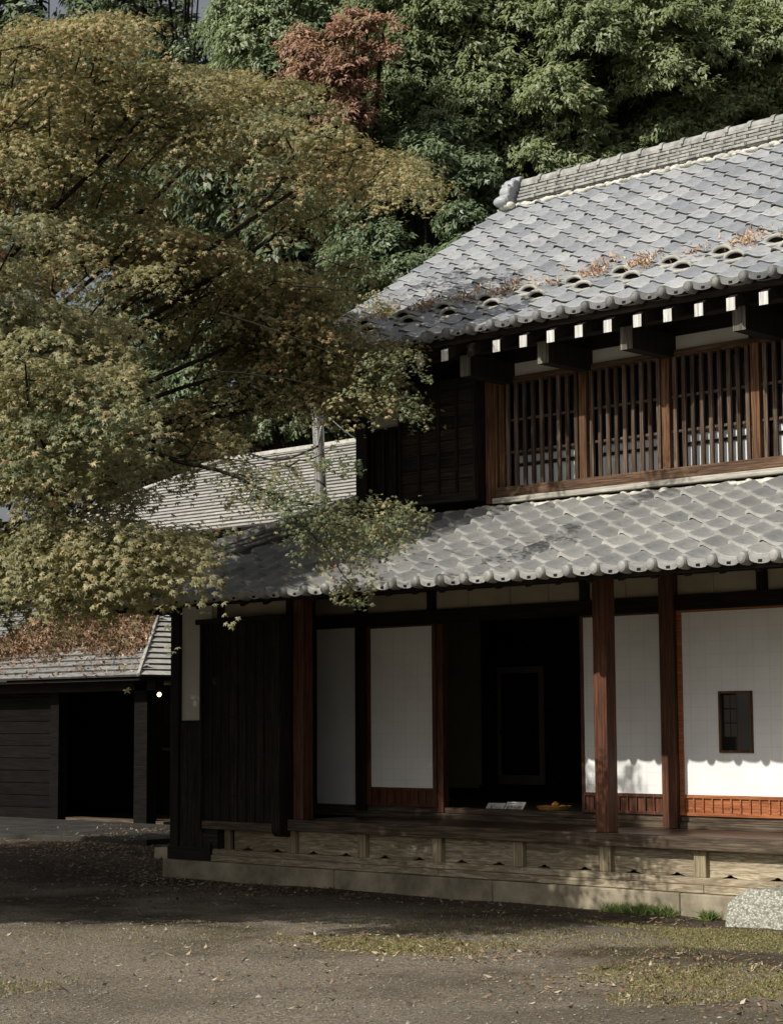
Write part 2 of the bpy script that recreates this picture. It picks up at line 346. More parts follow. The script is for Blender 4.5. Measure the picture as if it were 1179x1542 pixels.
def eave_fronts(mb, fr, x0, ncol, pitch, ht=.056, th=.030, left=None, capr=.046, drop=.05, warp=None):
    for i in range(ncol):
        xa = x0+i*pitch; mb.cv = min(1, max(0, random.gauss(.55, .2)))
        if left and xa+.18*pitch < left(0): continue
        K = len(PU); vs = []
        for dv, dz in ((-.012, 0), (-.028, -.012), (-.028, -drop), (-.006, -drop)):
            for k in range(5, K):
                q = fr.p(xa+PU[k]*pitch, dv, PH[k]*ht+th+(warp(xa, 0) if warp else 0)); q = q+np.array([0, 0, dz*(.7 if k in (5, K-1) else 1)]); vs.append(q)
        n = K-5; mb.add(vs, [(r*n+k, r*n+k+1, (r+1)*n+k+1, (r+1)*n+k) for r in range(3) for k in range(n-1)])
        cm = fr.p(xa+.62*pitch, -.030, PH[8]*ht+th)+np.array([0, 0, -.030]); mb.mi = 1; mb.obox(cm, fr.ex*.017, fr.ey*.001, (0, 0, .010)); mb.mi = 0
        c = fr.p(xa+.13*pitch, -.03, ht*.62+(warp(xa, 0) if warp else 0))-np.array([0, 0, .006]); mb.cv = min(1, max(0, random.gauss(.6, .2)))
        ez = np.array([0, 0, 1.]); vs = [c-fr.ey*.052]; k2 = 16
        for rr, d in ((.5, .049), (.8, .040), (.96, .024), (1.0, .008), (1.0, -.06)):
            vs += [c-fr.ey*d+capr*rr*(math.cos(2*math.pi*j/k2)*fr.ex+math.sin(2*math.pi*j/k2)*ez*1.12) for j in range(k2)]
        fs = [(0, 1+j, 1+(j+1) % k2) for j in range(k2)]+[(1+r*k2+j, 1+r*k2+(j+1) % k2, 1+(r+1)*k2+(j+1) % k2, 1+(r+1)*k2+j) for r in range(4) for j in range(k2)]
        mb.add(vs, fs)
def ridge(mb, A, B, w0, n, h, seg, capr, side=None):
    """stacked ridge of n brick-bonded courses with half-round caps from A to B"""
    A = np.array(A, float); B = np.array(B, float); d = B-A; L = np.linalg.norm(d); d /= L
    s = np.cross(d, [0, 0, 1.]); s /= np.linalg.norm(s); up = np.cross(s, d); up = up if up[2] > 0 else -up
    for c in range(n):
        w_ = w0*(1-.13*c); z = c*h
        mb.cv = .35; mb.obox(A+d*L/2+up*(z+h/2), d*L/2, s*(w_-.02), up*h/2)
        x = -seg*(.5*(c % 2)); i = 0
        while x < L:
            a = max(0, x); b = min(L, x+seg-.006); mb.cv = min(1, max(0, random.gauss(.5, .25)))
            if b-a > .03:
                wi = w_+U(0, .008); mb.obox(A+d*(a+b)/2+up*(z+h*.66+U(-.002, .002)), d*(b-a)/2, s*wi, up*h*.28)
                if b-a > .15:
                    for sg in (-1, 1): mb.obox(A+d*(b-.03)+s*sg*(wi+.004)+up*(z+h*.55), d*.02, s*.01, up*h*.38)
            x += seg; i += 1
    z = n*h; x = 0; k = 8
    while x < L:
        b = min(L, x+seg-.004); mb.cv = min(1, max(0, random.gauss(.5, .25)))
        for a_, b_, r in ((x, b, capr), (b-.035, b+.012, capr*1.22)):
            vs = []
            for t in (a_, b_):
                for j in range(k+1):
                    an = math.pi*j/k; vs.append(A+d*t+up*(z+math.sin(an)*r)+s*math.cos(an)*r)
            mb.add(vs, [(j, j+1, k+2+j, k+1+j) for j in range(k)]+[tuple(range(k+1)), tuple(range(k+1, 2*k+2))])
        x += seg

# ------------------------------------------------------------------ ground
_g = np.random.default_rng(3); _ph = _g.uniform(0, 6.28, (12, 2)); _fr = _g.uniform(.6, 5, (12, 2))*_g.choice([-1, 1], (12, 2))
def gz(xx, yy):                       # height of the yard
    z = 0*xx
    for (a, b), (c, d) in zip(_fr, _ph): z = z+.006/math.hypot(a, b)*2*np.sin(a*xx+c)*np.sin(b*yy+d)
    return np.clip(z, -.02, .02)+.09*np.clip((-xx-2.4)/2.2, 0, 1)*np.clip((yy+2.5)/2.5, 0, 1)
def ground():
    v = []; f = []; nx, ny = 240, 200; X = np.linspace(-14, 16, nx); Y = np.linspace(-14, 8, ny)
    xx, yy = np.meshgrid(X, Y); z = gz(xx, yy)+_g.normal(0, .001, xx.shape)
    V = np.stack([xx, yy, z], -1).reshape(-1, 3); fs = [(j*nx+i, j*nx+i+1, (j+1)*nx+i+1, (j+1)*nx+i) for j in range(ny-1) for i in range(nx-1)]
    # far skirt to the horizon
    o = len(V); R_ = 400; ring = [(-14, -14), (16, -14), (16, 8), (-14, 8)]
    far = [(-R_, -R_), (R_, -R_), (R_, R_), (-R_, R_)]
    V = np.vstack([V, [(x, y, -.03) for x, y in ring], [(x, y, -.03) for x, y in far]])
    fs += [(o+i, o+(i+1) % 4, o+4+(i+1) % 4, o+4+i) for i in range(4)]
    # close the small step between the two
    border = [i for i in range(nx)]; 
    mb = MB(); mb.v = [tuple(p) for p in V]; mb.f = fs; mb.c = [.5]*len(fs); mb.m = [0]*len(fs)
    for a, b in ((0, nx-1),): pass
    mb.box(-14.2, -13.9, -14, 8, -.3, .09); mb.box(-14, 16, 7.9, 8.1, -.3, .12)
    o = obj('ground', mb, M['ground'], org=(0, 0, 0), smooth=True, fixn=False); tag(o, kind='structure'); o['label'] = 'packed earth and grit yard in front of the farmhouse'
    return o
ground()

mb = MB(); mb.prism([(-4.75, 2.15, .05), (-4.9, 4.55, .05), (-14, 4.55, .05), (-14, 1.2, .05), (-8.3, 1.6, .05), (-6.2, 2.0, .05)], (0, 0, .10))
o = obj('path', mb, M['slab'], org=(0, 0, 0), bevel=.01); tag(o, 'low grey concrete apron in front of the dark shed', kind='structure')
mb = MB(); mb.box(-3.4, -1.80, 1.15, 1.4, .0, .16)
o = obj('kerb', mb, M['concrete'], org=(0, 0, 0), bevel=.012); tag(o, 'short concrete kerb beside the house corner', kind='structure')

# ------------------------------------------------------------------ FARMHOUSE
H = thing('farmhouse', 'two-storey wooden farmhouse with grey tiled roofs and a long veranda', 'farmhouse', (0, 0, 0))
XR = 7.6                                            # right end that is built
def part(name, mb, mat, bevel=0, smooth=False, label=None, parent=H, org=None):
    o = obj(name, mb, mat, parent, org=org, bevel=bevel, smooth=smooth)
    if label: o['label'] = label
    return o
def P1(name, b, mat, bevel=.004, label=None, parent=H, cv=.5):
    m_ = MB(); m_.cv = cv; m_.box(*b); return part(name, m_, mat, bevel, label=label, parent=parent)
# plinth and skirting
mb = MB(); xs = [-1.78, .62, 2.5, 4.4, 6.0, XR]
for a, b in zip(xs, xs[1:]): mb.box(a, b-.006, -.07, .25, -.1, .172)
part('plinth', mb, M['concrete'], .012)
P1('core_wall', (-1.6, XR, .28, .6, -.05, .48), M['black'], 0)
for k, (z0, z1, y) in enumerate(((.176, .236, -.035), (.238, .292, -.02))):
    mb = MB(); cuts = [-1.3+.2*k, 1.86-.4*k, 4.6-.7*k, XR]
    for a, b in zip(cuts, cuts[1:]): mb.cv = U(.2, .9); mb.box(a, b-.004, y, .2, z0, z1)
    part('sill_beam', mb, M['skirt'], .005)
for k in range(-1, 9):                              # vented skirting boards, one per bay
    a, b = k*.91+.05, (k+1)*.91-.05
    if a > XR-.3: break
    if k == -1: a += .02
    pts = [(a, 0)]
    wv = [(-.075, 0), (-.055, .008), (-.03, .012), (-.012, .027), (.012, .027), (.03, .014), (.055, .010), (.075, 0)]
    L = b-a
    for c in (.24*L, .76*L): pts += [(a+c+dx, dz) for dx, dz in wv]
    pts += [(b, 0), (b, .21), (a, .21)]
    mb = MB(); mb.cv = U(.1, 1); mb.prism([(x, .035, .293+z) for x, z in pts], (0, .022, 0))
    part('skirting_board', mb, M['skirt'], 0)
P1('shade_behind_skirting', (-1.2, XR, .09, .11, .28, .5), M['black'], 0)
for k in range(-1, 9):
    if k*.91 > XR: break
    wdt = .055 if k != 1 else .05
    P1('short_post', (k*.91-wdt, k*.91+wdt, -.012, .034, .293, .508), M['skirtz'], .004)
# curved bracket left of the shutter box
mb = MB(); mb.prism([(-.93, -.10, .30), (-1.0, -.10, .31), (-1.03, -.10, .36), (-1.07, -.10, .40), (-1.16, -.10, .43), (-1.16, -.10, .49), (-.93, -.10, .49)], (0, .12, 0)); part('bracket', mb, M['boardx'], .004)
# veranda
v = MB()
for k in range(7): v.cv = U(0, 1); v.box(.012, XR, .0+k*.123, .119+k*.123, .56, .60+U(0, .002))
part('veranda_floor', v, M['deck'], .003)
P1('veranda_edge', (.012, XR, -.075, -.004, .502, .603), M['edge'], .006)
P1('veranda_underside', (.0, XR, .02, .85, .51, .555), M['dark'], 0)
# sliding track sill
P1('door_sill', (-.66, XR, .868, 1.0, .60, .655), M['edge'], .004)
P1('door_sill', (-.66, XR, .885, .99, .657, .706), M['edge'], .004)
# posts
def post(x0, x1, y0, y1, z0, z1, mat): return P1('post', (x0, x1, y0, y1, z0, z1), mat, .006)
post(-1.735, -1.61, -.02, .105, .176, 2.75, M['dark'])
post(.035, .165, -.02, .11, .603, 2.9, M['post'])
post(3.565, 3.695, -.03, .10, .603, 2.9, M['post'])
post(-.015, .11, .84, .965, .66, 2.9, M['dark'])
post(3.60, 3.745, .82, .96, .60, 2.9, M['post'])
post(6.3, 6.42, .83, .96, .60, 2.9, M['post'])
post(-.75, -.64, .84, .96, .60, 2.9, M['dark'])
# lintel, transom, upper wall of the ground floor
P1('lintel', (-.64, XR, .845, .95, 2.405, 2.53), M['darkx'], .005)
P1('transom_panel', (-.64, XR, .90, .93, 2.53, 2.70), M['cream'], 0)
for x in (-.95, .96, 2.77, 4.59, 6.4): P1('transom_strut', (x-.045, x+.045, .86, .94, 2.53, 2.85), M['dark'], .004)
for x in (1.4, 1.9, 2.35, 3.2, 3.6, 4.1, 5.0, 5.5, 6.0): P1('transom_bar', (x-.008, x+.008, .888, .90, 2.53, 2.70), M['cream'], 0)
P1('wall_plate', (-.64, XR, .86, .96, 2.70, 3.02), M['darkx'], 0)
P1('eave_beam', (-1.75, XR, -.03, .12, 2.86, 3.0), M['darkx'], .005)
P1('plaster_panel', (-.64, -.02, .92, .95, .668, 2.45), M['whitepanel'], 0, label='tall white panel beside the reddish post')
P1('wall_return', (-.66, -.62, .11, .93, .60, 2.85), M['dark'], 0)
# left end bay: plaster over boards
P1('plaster_panel', (-1.605, -1.16, .02, .06, 1.52, 2.75), M['plaster'], 0, label='small white plaster panel beside the corner post')
P1('plaster_panel', (-1.16, .035, .03, .06, 2.49, 2.86), M['cream'], 0)
for x in (-1.02, .0-.045): P1('wall_strut', (x-.04, x+.04, .0, .05, 2.49, 2.86), M['dark'], 0)
mb = MB()
for k in range(4): mb.cv = U(.2, .9); mb.box(-1.605+k*.115, -1.495+k*.115, .0, .04, .2, 1.50)
part('wall_boards', mb, M['board'], .003)
P1('wall_rail', (-1.61, -1.15, -.005, .05, 1.495, 1.52), M['dark'], .003)
P1('base_beam', (-1.74, -1.1, -.045, .1, .176, .30), M['darkx'], .006)
P1('side_wall', (-1.70, -1.64, .1, 6.6, -.05, 2.9), M['board'], 0)
P1('back_wall', (-1.7, XR, 6.55, 6.65, -.05, 4.9), M['board'], 0)
P1('end_wall', (XR-.05, XR, .3, 6.6, -.05, 6.0), M['board'], 0)
# lower shutter box
T = MB(); x = -1.12; k = 0
while x < -.14: T.cv = U(0, 1); T.box(x, x+.118, -.115, -.10, .566, 2.44); x += .122
tb = part('shutter_box', T, M['board'], .003)
m_ = MB()
for x in np.arange(-1.12, -.1, .122): m_.box(x-.008, x+.008, -.124, -.116, .566, 2.44)
for z in np.arange(.8, 2.3, .37): m_.box(-1.12, -.13, -.121, -.1165, z, z+.018)
part('batten', m_, M['dark'], 0, parent=tb)
P1('box_core', (-1.11, -.13, -.098, .02, .50, 2.46), M['dark'], 0, parent=tb)
P1('box_top', (-1.19, .03, -.17, .03, 2.44, 2.49), M['darkx'], .004, parent=tb)
P1('bottom_rail', (-1.125, -.13, -.135, -.09, .488, .564), M['edge'], .004, parent=tb)
for xa, xb in ((-1.145, -1.122), (-.125, -.01)):
    m_ = MB(); m_.prism([(xa, .03, 2.44), (xa, -.15, 2.44), (xa, -.15, .52), (xa, -.135, .47), (xa, -.10, .445), (xa, .03, .445)], (xb-xa, 0, 0)); part('side_board', m_, M['board'], .004, parent=tb)

# shoji screens
def shoji(x0, x1, y, stile=.028, window=None, kick='post', z0=.708, zk=.88, z1=2.402, label=None, nb=None):
    f_ = MB(); f_.box(x0, x0+stile, y, y+.03, z0, z1); f_.box(x1-stile, x1, y, y+.03, z0, z1)
    f_.box(x0+stile, x1-stile, y, y+.03, z0, z0+.026); f_.box(x0+stile, x1-stile, y, y+.03, zk-.028, zk); f_.box(x0+stile, x1-stile, y, y+.03, z1-.02, z1)
    fo = part('shoji_screen', f_, M[kick], .002, label=label)
    p_ = MB(); a, b, yy = x0+stile, x1-stile, y+.014
    def pp(xa, xb, za, zb):
        n = max(1, int((xb-xa)/.1)); m = max(1, int((zb-za)/.1)); o = len(p_.v)
        vs = [(xa+(xb-xa)*i/n, yy+.0012*math.sin(i*1.9+j*.7)*(0 < i < n), za+(zb-za)*j/m) for j in range(m+1) for i in range(n+1)]
        p_.add(vs, [(j*(n+1)+i, j*(n+1)+i+1, (j+1)*(n+1)+i+1, (j+1)*(n+1)+i) for j in range(m) for i in range(n)])
    if window:
        wx0, wx1, wz0, wz1 = window
        pp(a, wx0, zk, z1-.02); pp(wx1, b, zk, z1-.02); pp(wx0, wx1, zk, wz0); pp(wx0, wx1, wz1, z1-.02)
        g = MB(); t = .02
        g.box(wx0, wx0+t, y-.004, y+.03, wz0, wz1); g.box(wx1-t, wx1, y-.004, y+.03, wz0, wz1); g.box(wx0+t, wx1-t, y-.004, y+.03, wz0, wz0+t); g.box(wx0+t, wx1-t, y-.004, y+.03, wz1-t, wz1)
        wo = part('peep_window', g, M['brown'], .001, parent=fo)
        P1('pane', (wx0+t, wx1-t, y+.018, y+.022, wz0+t, wz1-t), M['glass_dark'], 0, parent=wo)
        q = MB(); q.cv = .5
        for i in range(2):
            for j in range(3): q.box(wx0+.045+i*.062, wx0+.10+i*.062, y+.0165, y+.0175, wz0+.13+j*.115, wz0+.236+j*.115)
        part('reflected_pane', q, simple('painted_reflection', (.06, .055, .045), .6, .3, .1), parent=wo)  # dim rectangles set before the dark glass, drawing a reflection in it
    else: pp(a, b, zk, z1-.02)
    o = part('paper', p_, M['paper'], 0, smooth=False, parent=fo)
    P1('kick_panel', (a, b, y+.016, y+.024, z0+.026, zk-.028), M[kick if kick == 'orange' else 'post'], 0, parent=fo)
    nb = nb or max(4, int((b-a)/.0905)); st = (b-a)/nb
    for i in range(1, nb): P1('kick_batten', (a+i*st-.007, a+i*st+.007, y+.002, y+.016, z0+.026, zk-.028), M[kick], .001, parent=fo)
    return fo
shoji(.115, 1.02, .865, .05, label='shoji screen left of the dark doorway')
post(1.03, 1.10, .865, .95, .66, 2.4, M['post'])
shoji(2.72, 3.60, .865, .03, label='narrow shoji screen behind the outer veranda post')
shoji(3.748, 6.3, .865, .045, (4.15, 4.475, 1.225, 1.725), 'orange', label='wide sunlit shoji screen with a small peep window', nb=27)
shoji(6.42, XR, .865, .04, label='shoji screen at the far right')

# room behind the doorway
P1('room_floor', (-1.56, XR, 1.0, 5.0, .62, .668), M['floor'], 0)
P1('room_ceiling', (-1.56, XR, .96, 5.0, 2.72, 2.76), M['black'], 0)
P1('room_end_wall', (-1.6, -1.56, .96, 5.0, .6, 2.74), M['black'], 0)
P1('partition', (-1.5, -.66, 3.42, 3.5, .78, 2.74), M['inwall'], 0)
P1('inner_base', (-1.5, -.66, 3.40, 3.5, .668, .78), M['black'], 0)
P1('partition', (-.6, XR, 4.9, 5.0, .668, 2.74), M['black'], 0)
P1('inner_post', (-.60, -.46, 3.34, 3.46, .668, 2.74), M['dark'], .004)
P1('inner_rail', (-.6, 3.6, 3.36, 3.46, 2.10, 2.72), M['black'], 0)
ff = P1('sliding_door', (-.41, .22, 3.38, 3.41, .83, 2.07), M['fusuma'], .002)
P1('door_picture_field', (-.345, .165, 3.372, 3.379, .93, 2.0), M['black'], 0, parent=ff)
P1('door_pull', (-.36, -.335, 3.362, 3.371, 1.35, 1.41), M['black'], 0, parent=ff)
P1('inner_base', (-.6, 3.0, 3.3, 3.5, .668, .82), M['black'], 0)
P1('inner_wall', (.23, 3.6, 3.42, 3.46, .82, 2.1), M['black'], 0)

# ---- lower roof
LS = .445; fl = Frame((0, -.90, 2.612), (1, 0, 0), (0, 1, 0), LS); CX = -2.05
cl = math.hypot(1, LS)
hipx = lambda v: CX+v/cl
LEN = 1.70*cl; EX = .2325; NR = 8
mb = MB(); PI_ = .2635
# phase so that a cap lies at the measured place
ph = (2.483-0*0)-.13*PI_; x0 = ph-18*PI_
tiles(mb, fl, x0, int((XR+.2-x0)/PI_), NR, PI_, LEN/NR, left=hipx, em=1, gap=.15, th=.036)
# the part left of the upper storey goes on up to the hip
fr2 = Frame(fl.p(0, LEN, 0), (1, 0, 0), (0, 1, 0), LS)
tiles(mb, fr2, x0, int((-.05-x0)/PI_)+1, 5, PI_, LEN/NR, left=lambda v: hipx(v+LEN), em=1, gap=.15, th=.036)
lr = part('lower_roof', mb, [M['tile2'], M['tile_light']], smooth=False)
mb = MB(); eave_fronts(mb, fl, x0, int((XR+.2-x0)/PI_), PI_, left=hipx); part('eave_tiles', mb, [M['tile_eave'], M['black']], parent=lr)
fs_ = Frame((CX, 0, 2.612), (0, -1, 0), (1, 0, 0), LS)     # left slope
mb = MB(); yy0 = -6.5; sidecut = lambda v: -7.0
n_ = int(7.3/PI_)
for j in range(8):
    pass
class SideFrame(Frame): pass
mbs = MB()
for i in range(n_):
    xa = -6.4+i*PI_                       # ex=(0,-1,0): y=-xa
    for j in range(9):
        yv = -xa; 
        if -xa < -.9+(j+.5)*EX/cl: continue
        sub = MB(); sub.cv = random.random()
        tiles(mbs, Frame(fs_.p(xa, j*EX, 0), (0, -1, 0), (1, 0, 0), LS), 0, 1, 1, PI_, EX)
eave_fronts(mbs, fs_, -6.4, n_, PI_)
part('side_roof', mbs, [M['tile2'], M['black']], parent=H)
mb = MB(); A = np.array([CX+.02, -.88, 2.68]); B = A+np.array([1, 1, LS])*2.9
ridge(mb, A, B, .10, 3, .042, .27, .06); part('hip_ridge', mb, M['tile2'], parent=lr)
# roof deck, rafters under the lower eave
mb = MB(); e = np.array([0, 0, -.03])
a1, b1, c1, d1 = [fl.p(q, vv, -.012) for q, vv in ((CX+.06, .03), (XR, .03), (XR, LEN+.1), (CX+(LEN+.1)/cl, LEN+.1))]
mb.prism([a1, b1, c1, d1], (0, 0, -.03)); 
a2 = [fs_.p(q, vv, -.012) for q, vv in ((.84, .03), (-6.5, .03), (-6.5, 2.1*cl), (.84-2.1, 2.1*cl))]
mb.prism(a2, (0, 0, -.03)); part('roof_deck', mb, M['dark'], parent=lr)
P1('fascia', (CX+.05, XR, -.875, -.845, 2.555, 2.605), M['darkx'], .003, parent=lr)
xr = -1.9
while xr < XR:
    q = MB(); c0 = fl.p(xr, .04, -.075); c1_ = fl.p(xr, LEN, -.075); q.obox((c0+c1_)/2, (.024, 0, 0), (c1_-c0)/2, fl.n*.03); part('rafter', q, M['dark'], .003); xr += .303
mb = MB(); mb.box(-.0, 1.66, .80, .92, 3.44, 3.50)
vs = MB()
for i in range(130):
    xx = -.05+i*.06+U(-.02, .02); vs.cv = .5; vs.ball((xx, .845+U(-.015, .02), 3.40+U(-.012, .012)), (U(.03, .09), .06, U(.025, .045)), 9, 6)
vs.box(-.02, XR, .82, .92, 3.33, 3.425)
part('ridge_mortar', vs, M['mortar'], smooth=True, parent=lr)

# ---- upper storey
UY = .91
P1('upper_wall', (-.02, XR, UY+.04, UY+.07, 3.3, 3.6), M['dark'], 0)
post(-.02, .13, UY-.04, UY+.10, 3.42, 5.3, M['dark'])
P1('plaster_panel', (.13, .70, UY+.02, UY+.05, 4.30, 5.0), M['plaster'], 0, label='white plaster panel high at the left end of the upper floor')
mb = MB()
for k in range(4): mb.cv = U(0, 1); mb.box(.13+k*.143, .27+k*.143, UY+.02, UY+.045, 3.56, 4.30)
part('wall_boards', mb, M['board'], .002)
for k in range(4): P1('wall_batten', (.155+k*.155, .178+k*.155, UY-.005, UY+.02, 3.56, 4.30), M['board'], .002)
P1('wall_rail', (.13, .70, UY-.02, UY+.03, 4.285, 4.31), M['dark'], .002)
P1('sill_board', (.13, .70, UY-.09, UY+.0, 3.535, 3.565), M['whitewood'], .003)
# upper shutter box
T = MB(); zz = 3.585
while zz < 4.6: hh = U(.10, .15); T.cv = U(0, 1); T.box(.70, 1.655, UY-.17, UY-.155, zz, min(zz+hh-.006, 4.62)); zz += hh
tb = part('shutter_box', T, M['boardx'], .003)
P1('box_core', (.71, 1.65, UY-.153, UY+.03, 3.50, 4.62), M['dark'], 0, parent=tb)
for x in (.70, .945, 1.195, 1.42, 1.635): P1('batten', (x-.002, x+.024, UY-.195, UY-.171, 3.57, 4.60), M['board'], .002, parent=tb)
P1('bottom_rail', (.69, 1.66, UY-.19, UY-.15, 3.50, 3.58), M['boardx'], .003, parent=tb)
P1('box_top', (.66, 1.7, UY-.22, UY+.03, 4.60, 4.64), M['darkx'], .003, parent=tb)
# brown end post of the window
post(1.665, 1.80, UY-.05, UY+.05, 3.46, 4.62, M['brown'])
post(1.812, 1.875, UY-.03, UY+.05, 3.60, 4.60, M['brown'])
# lattice windows
P1('sill_board', (1.80, XR, UY-.12, UY+.0, 3.452, 3.50), M['whitewood'], .005, label='pale weathered sill above the lower roof')
P1('window_sill', (1.80, XR, UY-.075, UY+.06, 3.503, 3.60), M['brownx'], .006)
P1('window_head', (1.80, XR, UY-.03, UY+.06, 4.548, 4.61), M['brownx'], .004)
px_ = [1.875, 2.80, 3.69, 4.585, 5.48, 6.37, 7.26]
for i, x in enumerate(px_[1:]): post(x-.04, x+.04, UY-.055, UY+.05, 3.585, 4.56, M['brown'])
for i in range(len(px_)-1):
    a = px_[i]+(.0 if i == 0 else .04); b = px_[i+1]-.04
    f_ = MB(); f_.box(a, b, UY-.018, UY+.006, 4.200, 4.222); f_.box(a, b, UY-.018, UY+.006, 3.905, 3.927)
    fo = part('lattice_window', f_, M['slat'], .001)
    n = 9
    for k in range(n):
        xc = a+(k+.55)*(b-a)/n; q = MB(); q.cv = U(0, 1); q.box(xc-.0185, xc+.0185, UY-.045, UY-.019, 3.60, 4.55); part('slat', q, M['slat'], .002, parent=fo)
    g = MB(); g.box(a, b, UY+.12, UY+.125, 3.93, 4.55); part('upper_pane', g, M['glass_dark'], 0, parent=fo)
    q = MB(); q.box(a+.03, b, UY+.12, UY+.126, 3.60, 3.80); q.box(a+.03, b, UY+.12, UY+.126, 3.83, 3.90); part('frosted_pane', q, M['frost'], 0, parent=fo)
    q = MB(); q.box(a, b, UY+.10, UY+.127, 3.90, 3.93); q.box(a, b, UY+.105, UY+.127, 3.80, 3.83); q.box(a, a+.03, UY+.10, UY+.13, 3.6, 4.55); part('sash', q, M['dark'], .001, parent=fo)
P1('shade_behind_window', (1.8, XR, UY+.14, UY+.16, 3.5, 4.62), M['black'], 0)
P1('plaster_band', (1.70, XR, UY+.0, UY+.03, 4.61, 4.73), M['plaster'], 0)
P1('wall_plate', (-.02, XR, UY-.02, UY+.06, 4.73, 5.42), M['darkx'], 0)
for x in px_[1:]: P1('wall_strut', (x-.05, x+.05, UY-.05, UY+.0, 4.6, 5.3), M['dark'], 0)
P1('gable_wall', (-.02, .04, UY, 6.65, 3.3, 5.1), M['board'], 0)
mb = MB(); mb.prism([(-.02, .95, 5.1), (-.02, 6.65, 5.1), (-.02, 3.8, 6.85)], (.05, 0, 0)); part('gable_panel', mb, M['plaster'])

# ---- upper roof
US = .622; cu = math.hypot(1, US); UO = (-.36, .02, 4.905); fu = Frame((0, .02, 4.88), (1, 0, 0), (0, 1, 0), US)
RUN = 3.62; ULEN = RUN*cu; PU_ = .2575; NU = 18; UE = ULEN/NU
xu0 = 1.492-.13*PU_-7*PU_
ncu = int((XR+.3-xu0)/PU_)
rowof = lambda i: 3 if i % 2 == 0 else 2
sag = lambda x, v: -.035*math.sin(math.pi*min(1, max(0, v/ULEN)))
mb = MB(); tiles(mb, fu, xu0, ncu, NU, PU_, UE, ht=.044, th=.026, warp=sag, em=1)
ur = part('upper_roof', mb, [M['tile'], M['tile_edge']])
mb = MB(); eave_fronts(mb, fu, xu0, ncu, PU_, ht=.044, capr=.044); part('eave_tiles', mb, [M['tile_edge'], M['black']], parent=ur)
mbb = MB(); fb = Frame((0, .02+2*RUN, 4.88), (-1, 0, 0), (0, -1, 0), US)
tiles(mbb, fb, -XR-.3, int((XR+.7)/PU_), NU, PU_, UE, ht=.04); part('back_slope', mbb, M['tile'], parent=ur)
mb = MB()
for fr_ in (fu, fb):
    s_ = 1 if fr_ is fu else -1
    q = [fr_.p(s_*a, vv, -.02+(sag(0, vv) if fr_ is fu else 0)) for a, vv in ((xu0+.08, .03), (XR+.2, .03))]
    pr = [fr_.p(s_*a, vv, -.045) for a, vv in ((xu0+.08, .05), (XR+.2, .05), (XR+.2, ULEN), (xu0+.08, ULEN))]
    mb.prism(pr, (0, 0, -.03))
part('roof_deck', mb, M['dark'], parent=ur)
# verge tiles hang over the left edge
mb = MB()
for j in range(NU):
    c = fu.p(xu0+.01, (j+.5)*UE, .0+sag(0, (j+.5)*UE)); mb.cv = random.random(); mb.obox(c+fu.n*.012+fu.up*0, (.016, 0, 0), fu.up*UE*.52+fu.n*(-.010), fu.n*.045)
part('verge_tile', mb, M['tile'], .004, parent=ur)
P1('fascia', (xu0+.05, XR, .065, .10, 4.795, 4.875), M['boardx'], .004, parent=ur)
mb = MB(); c = fu.p(xu0+.05, ULEN/2, -.14); mb.obox(c, (.02, 0, 0), fu.up*ULEN/2, fu.n*.08); part('barge_board', mb, M['dark'], parent=ur)
# snow guards
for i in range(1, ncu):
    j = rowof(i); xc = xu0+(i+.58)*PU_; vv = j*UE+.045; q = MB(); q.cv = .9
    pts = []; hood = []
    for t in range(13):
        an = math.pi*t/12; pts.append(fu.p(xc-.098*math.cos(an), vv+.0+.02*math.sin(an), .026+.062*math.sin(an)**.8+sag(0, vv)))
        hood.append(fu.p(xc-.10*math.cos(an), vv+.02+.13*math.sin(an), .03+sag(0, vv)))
    q.tube(pts, .0165, 8); q.mi = 1; q.cv = .3; q.add([p_+fu.up*.02 for p_ in pts], [tuple(range(13))]); q.mi = 0; q.cv = .8  # black face across the arch paints in the shade of the hollow
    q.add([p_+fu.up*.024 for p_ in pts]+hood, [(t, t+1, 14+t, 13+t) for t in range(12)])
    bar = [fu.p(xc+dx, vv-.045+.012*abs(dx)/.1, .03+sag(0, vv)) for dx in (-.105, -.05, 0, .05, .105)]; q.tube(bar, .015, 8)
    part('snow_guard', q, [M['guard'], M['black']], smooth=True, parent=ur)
# ridge
rz = 4.88+US*RUN; ry = .02+RUN
mb = MB(); ridge(mb, (xu0+.20, ry-.0, rz+.0), (XR+.3, ry, rz+.0), .135, 5, .042, .27, .068); rd = part('ridge', mb, M['ridget'], parent=ur)
vs = MB()
for i in range(160): vs.ball((xu0+.15+i*.05+U(-.02, .02), ry-.155, rz-.06+U(-.012, .012)), (U(.03, .07), .05, U(.02, .036)), 8, 6)
part('ridge_mortar', vs, M['mortar'], smooth=True, parent=ur)
# ridge-end ornament: scalloped cloud plate with swelling lobes
mb = MB(); ox = xu0+.10
pts = []
for cy_, cz_, r_, a0, a1 in ((-.24, .02, .085, 150, 290), (-.20, .13, .085, 90, 210), (-.11, .23, .09, 60, 190), (0, .30, .08, 20, 160), (.11, .23, .09, -10, 120), (.20, .13, .085, -30, 90), (.24, .02, .085, -110, 30)):
    aa = np.linspace(math.radians(a1 if cy_ <= 0 and False else a0), math.radians(a1), 7)
    seq = [(cy_+r_*math.cos(t), cz_+r_*math.sin(t)) for t in aa]
    pts.append((cy_, cz_, r_))
for (cy_, cz_, r_) in pts:
    cy_, cz_, r_ = cy_*.85, cz_*.85, r_*.85
    mb.tube([(ox-.075, ry+cy_, rz+cz_), (ox-.06, ry+cy_, rz+cz_), (ox+.05, ry+cy_, rz+cz_), (ox+.065, ry+cy_, rz+cz_)], [r_*.8, r_, r_, r_*.8], 16)
